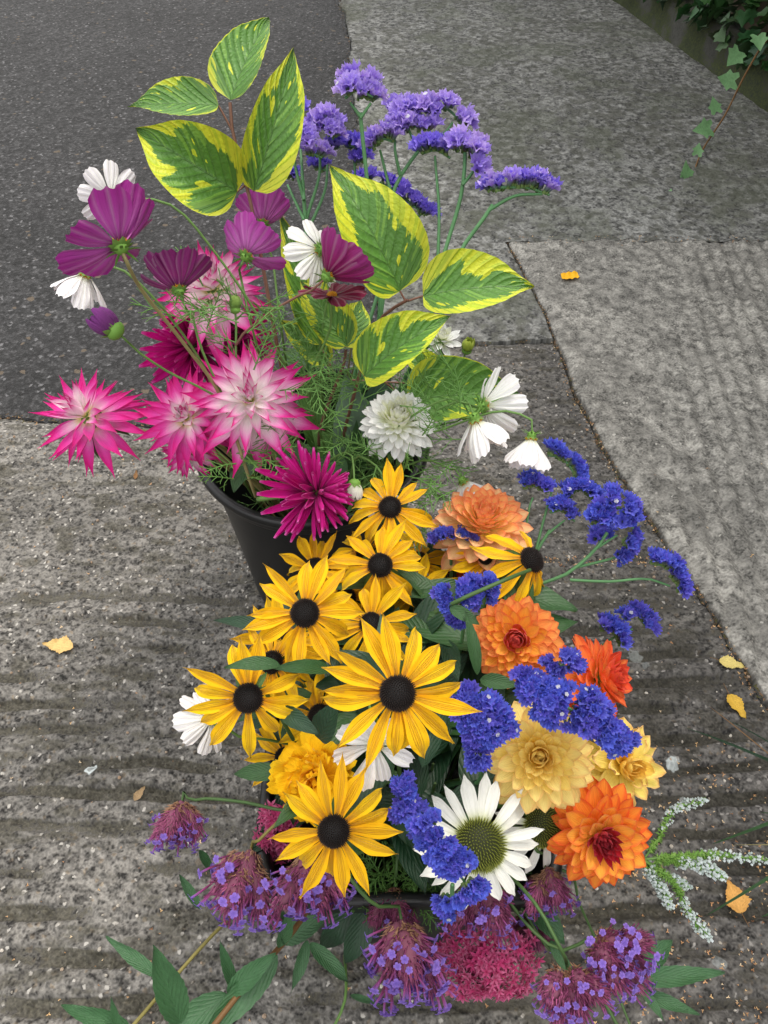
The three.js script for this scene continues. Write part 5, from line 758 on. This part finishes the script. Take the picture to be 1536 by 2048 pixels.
{ // ferny sprig over the front of the tub
  seed(93); const t = thing('fern_sprig', 'dark ferny sprig between the lowest black-eyed susan and the broad blue statice', 'foliage', V(FT.c.x + 0.01, FT.y0, FT.c.z + 0.07)), L = [];
  for (const [x, y] of [[770, 1740], [820, 1760], [860, 1730], [900, 1770], [740, 1780], [800, 1710]]) { const e = at(x, y, 0.765); worldMesh('stem', tube([V(FT.c.x + rr(-0.03, 0.03), 0.014, FT.c.z + 0.07), at(x, y - 40, 0.86), e], 0.0016, 0.001, 5), M.stemDark, t); for (let k = 0; k < 8; k++) feather(L, e.clone().add(V(rr(-0.01, 0.01), rr(-0.02, 0), rr(-0.01, 0.01))), V(rr(-1, 1), rr(-0.1, 0.6), rr(-0.6, 1)).normalize(), rr(0.02, 0.045)); }
  worldMesh('fronds', mergeGeometries(L), M.thread, t).userData.kind = 'stuff';
}
{ // dark leaves filling the tub between the flowers
  seed(91); const t = thing('rudbeckia_foliage', 'dark green leaves packed between the flower stems in the tub', 'foliage', V(FT.c.x, FT.y0, FT.c.z));
  for (let i = 0; i < 16; i++) { const a = rr(0, 6.28), q = rr(0.02, 0.1), b = V(FT.c.x + Math.cos(a) * q * 0.6, 0.013, FT.c.z + Math.sin(a) * q * 0.6), e = V(FT.c.x + Math.cos(a) * q * 1.2, rr(0.33, 0.43), FT.c.z + Math.sin(a) * q * 1.2); worldMesh('stem', tube([b, b.clone().lerp(e, 0.5), e], 0.0025, 0.0015, 6), M.stemDark, t); stemLeaves(t, 7, e, 0.05, 0.09, i % 3 ? M.leafDeep : M.leafDark, 0.5, 0.36); }
  for (const [a, b, n, w, m] of [[[660, 1340, 0.66], [545, 1338, 0.63], [0, 0.5, 0.8], 0.26, M.leafDark], [[560, 1262, 0.74], [424, 1240, 0.75], [0, 0.5, 0.8], 0.2, M.leafDeep], [[560, 1330, 0.62], [446, 1336, 0.61], [0, 0.6, 0.8], 0.28, M.leafDark], [[560, 1418, 0.64], [640, 1470, 0.62], [-0.2, 0.4, 0.8], 0.36, M.leafDeep], [[640, 1480, 0.66], [680, 1400, 0.64], [-0.3, 0.2, 0.9], 0.5, M.leafDeep], [[570, 1545, 0.72], [466, 1548, 0.73], [0, 0.5, 0.9], 0.34, M.leafDark], [[745, 1315, 0.64], [762, 1225, 0.62], [0.4, 0.1, 0.9], 0.22, M.leafGrey], [[900, 1215, 0.72], [960, 1250, 0.71], [0, 0.3, 0.9], 0.4, M.leafDark], [[955, 1350, 0.7], [930, 1220, 0.71], [0.2, 0.1, 1], 0.2, M.leafDark], [[960, 1360, 0.71], [1040, 1372, 0.7], [0, 0.4, 0.9], 0.4, M.leafDark], [[740, 1800, 0.78], [690, 1930, 0.78], [0.2, 0.3, 0.9], 0.4, M.leafDeep], [[720, 1790, 0.79], [640, 1900, 0.8], [0.1, 0.3, 0.9], 0.4, M.leafDeep], [[900, 1800, 0.76], [850, 1760, 0.76], [0, 0.4, 0.9], 0.5, M.leafDark], [[900, 1200, 0.84], [838, 1180, 0.83], [0.2, 0.4, 0.9], 0.4, M.leafDark]]) leafBetween(t, at(...a), at(...b), dirv(...n), w, m, { prof: serrate(lance, 14, 0.06), arch: 0.3, nu: 20 });
  worldMesh('stem', tube([at(870, 1225, 0.735), at(930, 1195, 0.715), at(1010, 1160, 0.72), at(1060, 1140, 0.76)], 0.0022, 0.0018, 7), M.stemDark, t);
}

// white speedwell spikes beyond the crimson-hearted dahlia
seed(95);
{
  const base = V(FT.c.x + 0.06, FT.y0, FT.c.z + 0.05), node = at(1285, 1718, 0.82), t = thing('white_speedwell', 'spray of white speedwell spikes reaching out past the crimson-hearted dahlia', 'flower', base);
  worldMesh('stem', tube([base, V(0.13, 0.29, -0.28), at(1240, 1715, 0.78), node], 0.002, 0.0015, 6), M.stemGreen, t);
  for (const [pts, w0, thick] of [[[[1290, 1715, 0.83], [1315, 1680, 0.86], [1350, 1620, 0.88], [1412, 1600, 0.88]], 0.55, 1], [[[1290, 1718, 0.83], [1370, 1712, 0.84], [1440, 1710, 0.85], [1545, 1722, 0.85]], 0.55, 1.2], [[[1290, 1718, 0.83], [1350, 1722, 0.84], [1400, 1730, 0.84], [1448, 1755, 0.84]], 0.4, 1.7], [[[1288, 1722, 0.83], [1305, 1750, 0.84], [1325, 1780, 0.84], [1342, 1815, 0.84]], 0.1, 1.3], [[[1290, 1722, 0.83], [1350, 1770, 0.84], [1375, 1820, 0.84], [1422, 1880, 0.83]], 0.52, 1.3], [[[1290, 1720, 0.83], [1335, 1750, 0.845], [1380, 1775, 0.85]], 0.5, 0.9]]) {
    const P = pts.map(a => at(...a)), c = new THREE.CatmullRomCurve3(P), G = [], len = c.getLength();
    worldMesh('spike', tube(P, 0.0012, 0.0007, 5, 14), M.stemGreen, t);
    for (let i = 0; i < 330 * thick; i++) {
      const s = rr(0.12, 1), o = c.getPoint(s), d = V(rr(-1, 1), rr(-1, 1), rr(-1, 1)).normalize(), white = s > w0 + rr(-0.1, 0.1) && rnd() < 0.7, rad = (white ? 0.0058 * Math.sqrt(rnd()) + 0.001 : 0.0038) * Math.min(1, (1.12 - s) * 4) * thick ** 0.5, sz = white ? 0.0018 : 0.0022;
      const g = white ? new THREE.OctahedronGeometry(sz * rr(0.7, 1.2), 0) : new THREE.ConeGeometry(sz * 0.55, sz * 2.4, 4).applyQuaternion(qY(d)); const gg = g.index ? g.toNonIndexed() : g; gg.deleteAttribute('uv'); paint(gg, white ? mix3(S(216, 224, 228), S(176, 190, 184), rnd()) : mix3(S(92, 136, 52), S(124, 160, 72), rnd())); gg.translate(o.x + d.x * rad, o.y + d.y * rad, o.z + d.z * rad); G.push(gg);
    }
    worldMesh('florets', mergeGeometries(G), M.vtx, t).userData.kind = 'stuff';
  }
}

// ================================================================ litter on the ground
seed(97);
const leafTan = c => new THREE.MeshPhysicalMaterial({ color: new THREE.Color().setRGB(...c), map: leafTexGrain, bumpMap: leafBump, bumpScale: 0.001, roughness: 0.7, side: THREE.DoubleSide });
const gh = (x, z) => (x > slabEdgeX(z) ? hSlab : hFront)(x, z);
function fallen(name, label, x, y, lenPx, turn, w, c, o = {}) {
  const p = onGround(x, y), d = p.clone().sub(EYE).dot(FWD), L = lenPx * d / FOC; let top = -1; for (let i = -2; i <= 2; i++) for (let j = -2; j <= 2; j++) top = Math.max(top, gh(p.x + i * L * 0.2, p.z + j * L * 0.2)); p.y = top + 0.0015;
  const t = thing(name, label, 'fallen leaf', p, o.group ?? 'leaves fallen on the concrete');
  const g = petal({ L: 1, W: w, nu: 30, nv: 8, prof: o.prof ?? serrate(u => Math.max(0.01, u < 0.3 ? Math.sqrt(u / 0.3) : (1 - (u - 0.3) / 0.7) ** 0.8), 10, 0.2), cup: 0.5, fold: 0.12, rip: 0.05, bend: 0.25, end: o.end }); g.translate(-0.5, 0, 0);
  const m = mesh('blade', g, leafTan(c), t); m.scale.setScalar(L); m.rotation.y = turn * D2R;
  if (!o.bare) { const a = turn * D2R, b = V(-Math.cos(a), 0, Math.sin(a)); mesh('stalk', tube([b.clone().multiplyScalar(L * 0.48).setY(0.001), b.clone().multiplyScalar(L * 0.7).setY(0.003), b.clone().multiplyScalar(L * 0.9).add(V(0.002, 0.001, 0))], 0.0006, 0.0004, 5, 5), M.stemBrown, t); }
  return t;
}
fallen('birch_leaf', 'square-cut tan birch leaf lying alone on the ribbed concrete', 117, 1294, 62, 175, 0.72, S(226, 190, 122), { bare: true });
fallen('birch_leaf', 'pale yellow birch leaf at the joint of the raised slab', 1461, 1333, 50, -20, 0.7, S(226, 206, 124));
fallen('birch_leaf', 'yellow birch leaf with a long stalk below the pale one', 1471, 1418, 60, -75, 0.62, S(222, 180, 66));
fallen('birch_leaf', 'orange-tan birch leaf under a grass blade beside the speedwell', 1465, 1796, 62, 100, 0.95, S(224, 168, 88));
fallen('yellow_petal', 'small bright yellow petal fallen on the raised slab', 1138, 566, 34, 5, 0.75, S(255, 190, 16), { bare: true, group: null, prof: u => 0.85 + 0.15 * Math.sin(u * 3) });
fallen('dried_leaf_scrap', 'brown scrap of leaf on the ribs beside the lone verbena head', 282, 1590, 34, 60, 0.6, S(170, 142, 104), { bare: true });
fallen('dried_catkin', 'small brown curled catkin on the concrete below the pink dahlias', 273, 952, 26, 95, 0.4, S(140, 100, 58), { bare: true, group: null });

function scatter(name, n, fn, geo, pal, s0, s1) {
  const im = new THREE.InstancedMesh(geo, new THREE.MeshStandardMaterial({ roughness: 0.85, side: THREE.DoubleSide }), n), mm = new THREE.Matrix4(), q = new THREE.Quaternion(), c = new THREE.Color(); let k = 0;
  for (let i = 0; i < n; i++) { const p = fn(); if (!p) continue; const s = rr(s0, s1); mm.compose(p, q.setFromEuler(new THREE.Euler(rr(-0.5, 0.5), rr(0, 6.28), rr(-0.5, 0.5))), V(s, s, s * rr(0.5, 1))); im.setMatrixAt(k, mm); const a = mix3(pal[Math.floor(rnd() * pal.length)], pal[0], rnd() * 0.5); im.setColorAt(k++, c.setRGB(...a)); }
  im.count = k; im.name = name; im.castShadow = im.receiveShadow = true; scene.add(im); return im;
}
const flake = mergeGeometries([petal({ L: 1, W: 0.6, nu: 3, nv: 2, prof: u => Math.sin(0.3 + u * 2.6), cup: 0.8, bend: 0.8 }), petal({ L: 0.9, W: 0.5, nu: 3, nv: 2, prof: u => Math.sin(0.3 + u * 2.6), cup: 0.8, bend: 0.6 }).rotateY(2.2), petal({ L: 0.8, W: 0.5, nu: 3, nv: 2, prof: u => Math.sin(0.3 + u * 2.6), cup: 0.8, bend: 0.9 }).rotateY(4.1)]);
const gpt = (x, y) => { const p = onGround(x, y); p.y = gh(p.x, p.z) + 0.001; return p; };
const lit = scatter('birch_seed_litter', 2600, () => {
  const k = rnd();
  if (k < 0.62) { const x = rr(1080, 1620), y = rr(1480, 2100), w = sstep(1000, 1560, x + (y - 1600) * 0.1) * (0.35 + 0.65 * sstep(0.45, 0.6, fbm(x / 60, y / 60, 3))); return rnd() < w ? gpt(x, y) : null; }
  if (k < 0.78) { const z = rr(-2, -0.4), x = slabEdgeX(z) + rr(-0.02, 0.006); return V(x, hFront(x, z) + 0.001, z); }
  if (k < 0.84) { const x = rr(0.2, 0.55), z = -0.87 + rr(-0.012, 0.012); return V(x, hFront(x, z) + 0.002, z); }
  if (k < 0.9) { const x = rr(0.34, 1.2), z = -2.0 + rr(-0.03, 0.03); return V(x, z > -1.99 ? hSlab(x, z) : hRamp(x, z) + 0.002, z); }
  return gpt(rr(-100, 1600), rr(900, 2100));
}, flake, [S(206, 170, 122), S(176, 128, 88), S(226, 204, 170), S(132, 88, 58), S(196, 150, 110)], 0.0014, 0.0038);
lit.userData = { kind: 'stuff', label: 'tan birch seed flakes strewn over the concrete and along its joints', category: 'litter' };
const mossL = scatter('joint_debris', 1500, () => { const k = rnd(); if (k < 0.3) { const z = rr(-4.5, -1.3), x = roadEdgeX(z) + rr(-0.02, 0.015); return V(x, 0.002, z); } if (k < 0.6) { const x = rr(-1.1, 0.35), z = backZ(x) + rr(-0.015, 0.008); return V(x, 0.001, z); } const z = rr(-2, -0.3), x = slabEdgeX(z) + rr(-0.012, 0.002); return V(x, 0.0, z); }, flake, [S(96, 76, 52), S(70, 62, 40), S(150, 116, 80), S(84, 84, 44)], 0.002, 0.006);
mossL.userData = { kind: 'stuff', label: 'brown crumbs and moss lodged in the joints of the paving', category: 'litter' };
const chipsG = scatter('stone_chips', 900, () => { const x = rr(-0.9, 0.6), z = rr(-1.5, -0.1); return x < slabEdgeX(z) && z > backZ(x) ? V(x, hFront(x, z) + 0.0005, z) : null; }, new THREE.DodecahedronGeometry(0.8, 0), [S(176, 168, 156), S(120, 114, 106), S(206, 200, 190), S(150, 124, 100)], 0.0012, 0.004);
chipsG.userData = { kind: 'stuff', label: 'small loose stone chips embedded in the ribbed concrete', category: 'grit' };
{ // grass tuft at the edge, its blades leaning over the concrete
  const c = onGround(1660, 1640), t = thing('grass_tuft', 'sparse grass tuft whose long blades lean over the concrete by the birch leaves', 'grass', V(c.x, 0.005, c.z)); seed(99);
  for (const [b, e, w, m, ar] of [[[1640, 1570, 1.05], [1362, 1452, 1.1], 0.03, M.leafDeep, 0.2], [[1620, 1540, 1.02], [1455, 1440, 1.12], 0.025, M.leafDeep, 0.2], [[1640, 1610, 1.0], [1420, 1690, 1.0], 0.04, M.leafDark, 0.25], [[1660, 1640, 1.0], [1520, 1625, 1.02], 0.06, M.leafDark, 0.2], [[1700, 1650, 0.98], [1408, 1834, 0.98], 0.03, M.leafDark, 0.2], [[1600, 1690, 1.0], [1465, 1690, 1.03], 0.02, M.stemTan, 0.1], [[1620, 1580, 1.02], [1412, 1408, 1.12], 0.014, M.stemBrown, 0.1], [[1600, 1800, 0.98], [1520, 1835, 0.97], 0.1, M.leafDark, 0.4]]) {
    leafBetween(t, at(...b), at(...e), dirv(0, 0.5, 0.8), w, m, { name: 'blade', prof: u => (1 - u) ** 0.5, arch: ar, nu: 18, rip: 0.002 });
    worldMesh('blade_base', tube([V(c.x + rr(-0.01, 0.01), 0.006, c.z + rr(-0.01, 0.01)), at(...b)], 0.0012, 0.001, 5, 4), M.stemGreen, t);
  }
}

renderer.render(scene, camera);
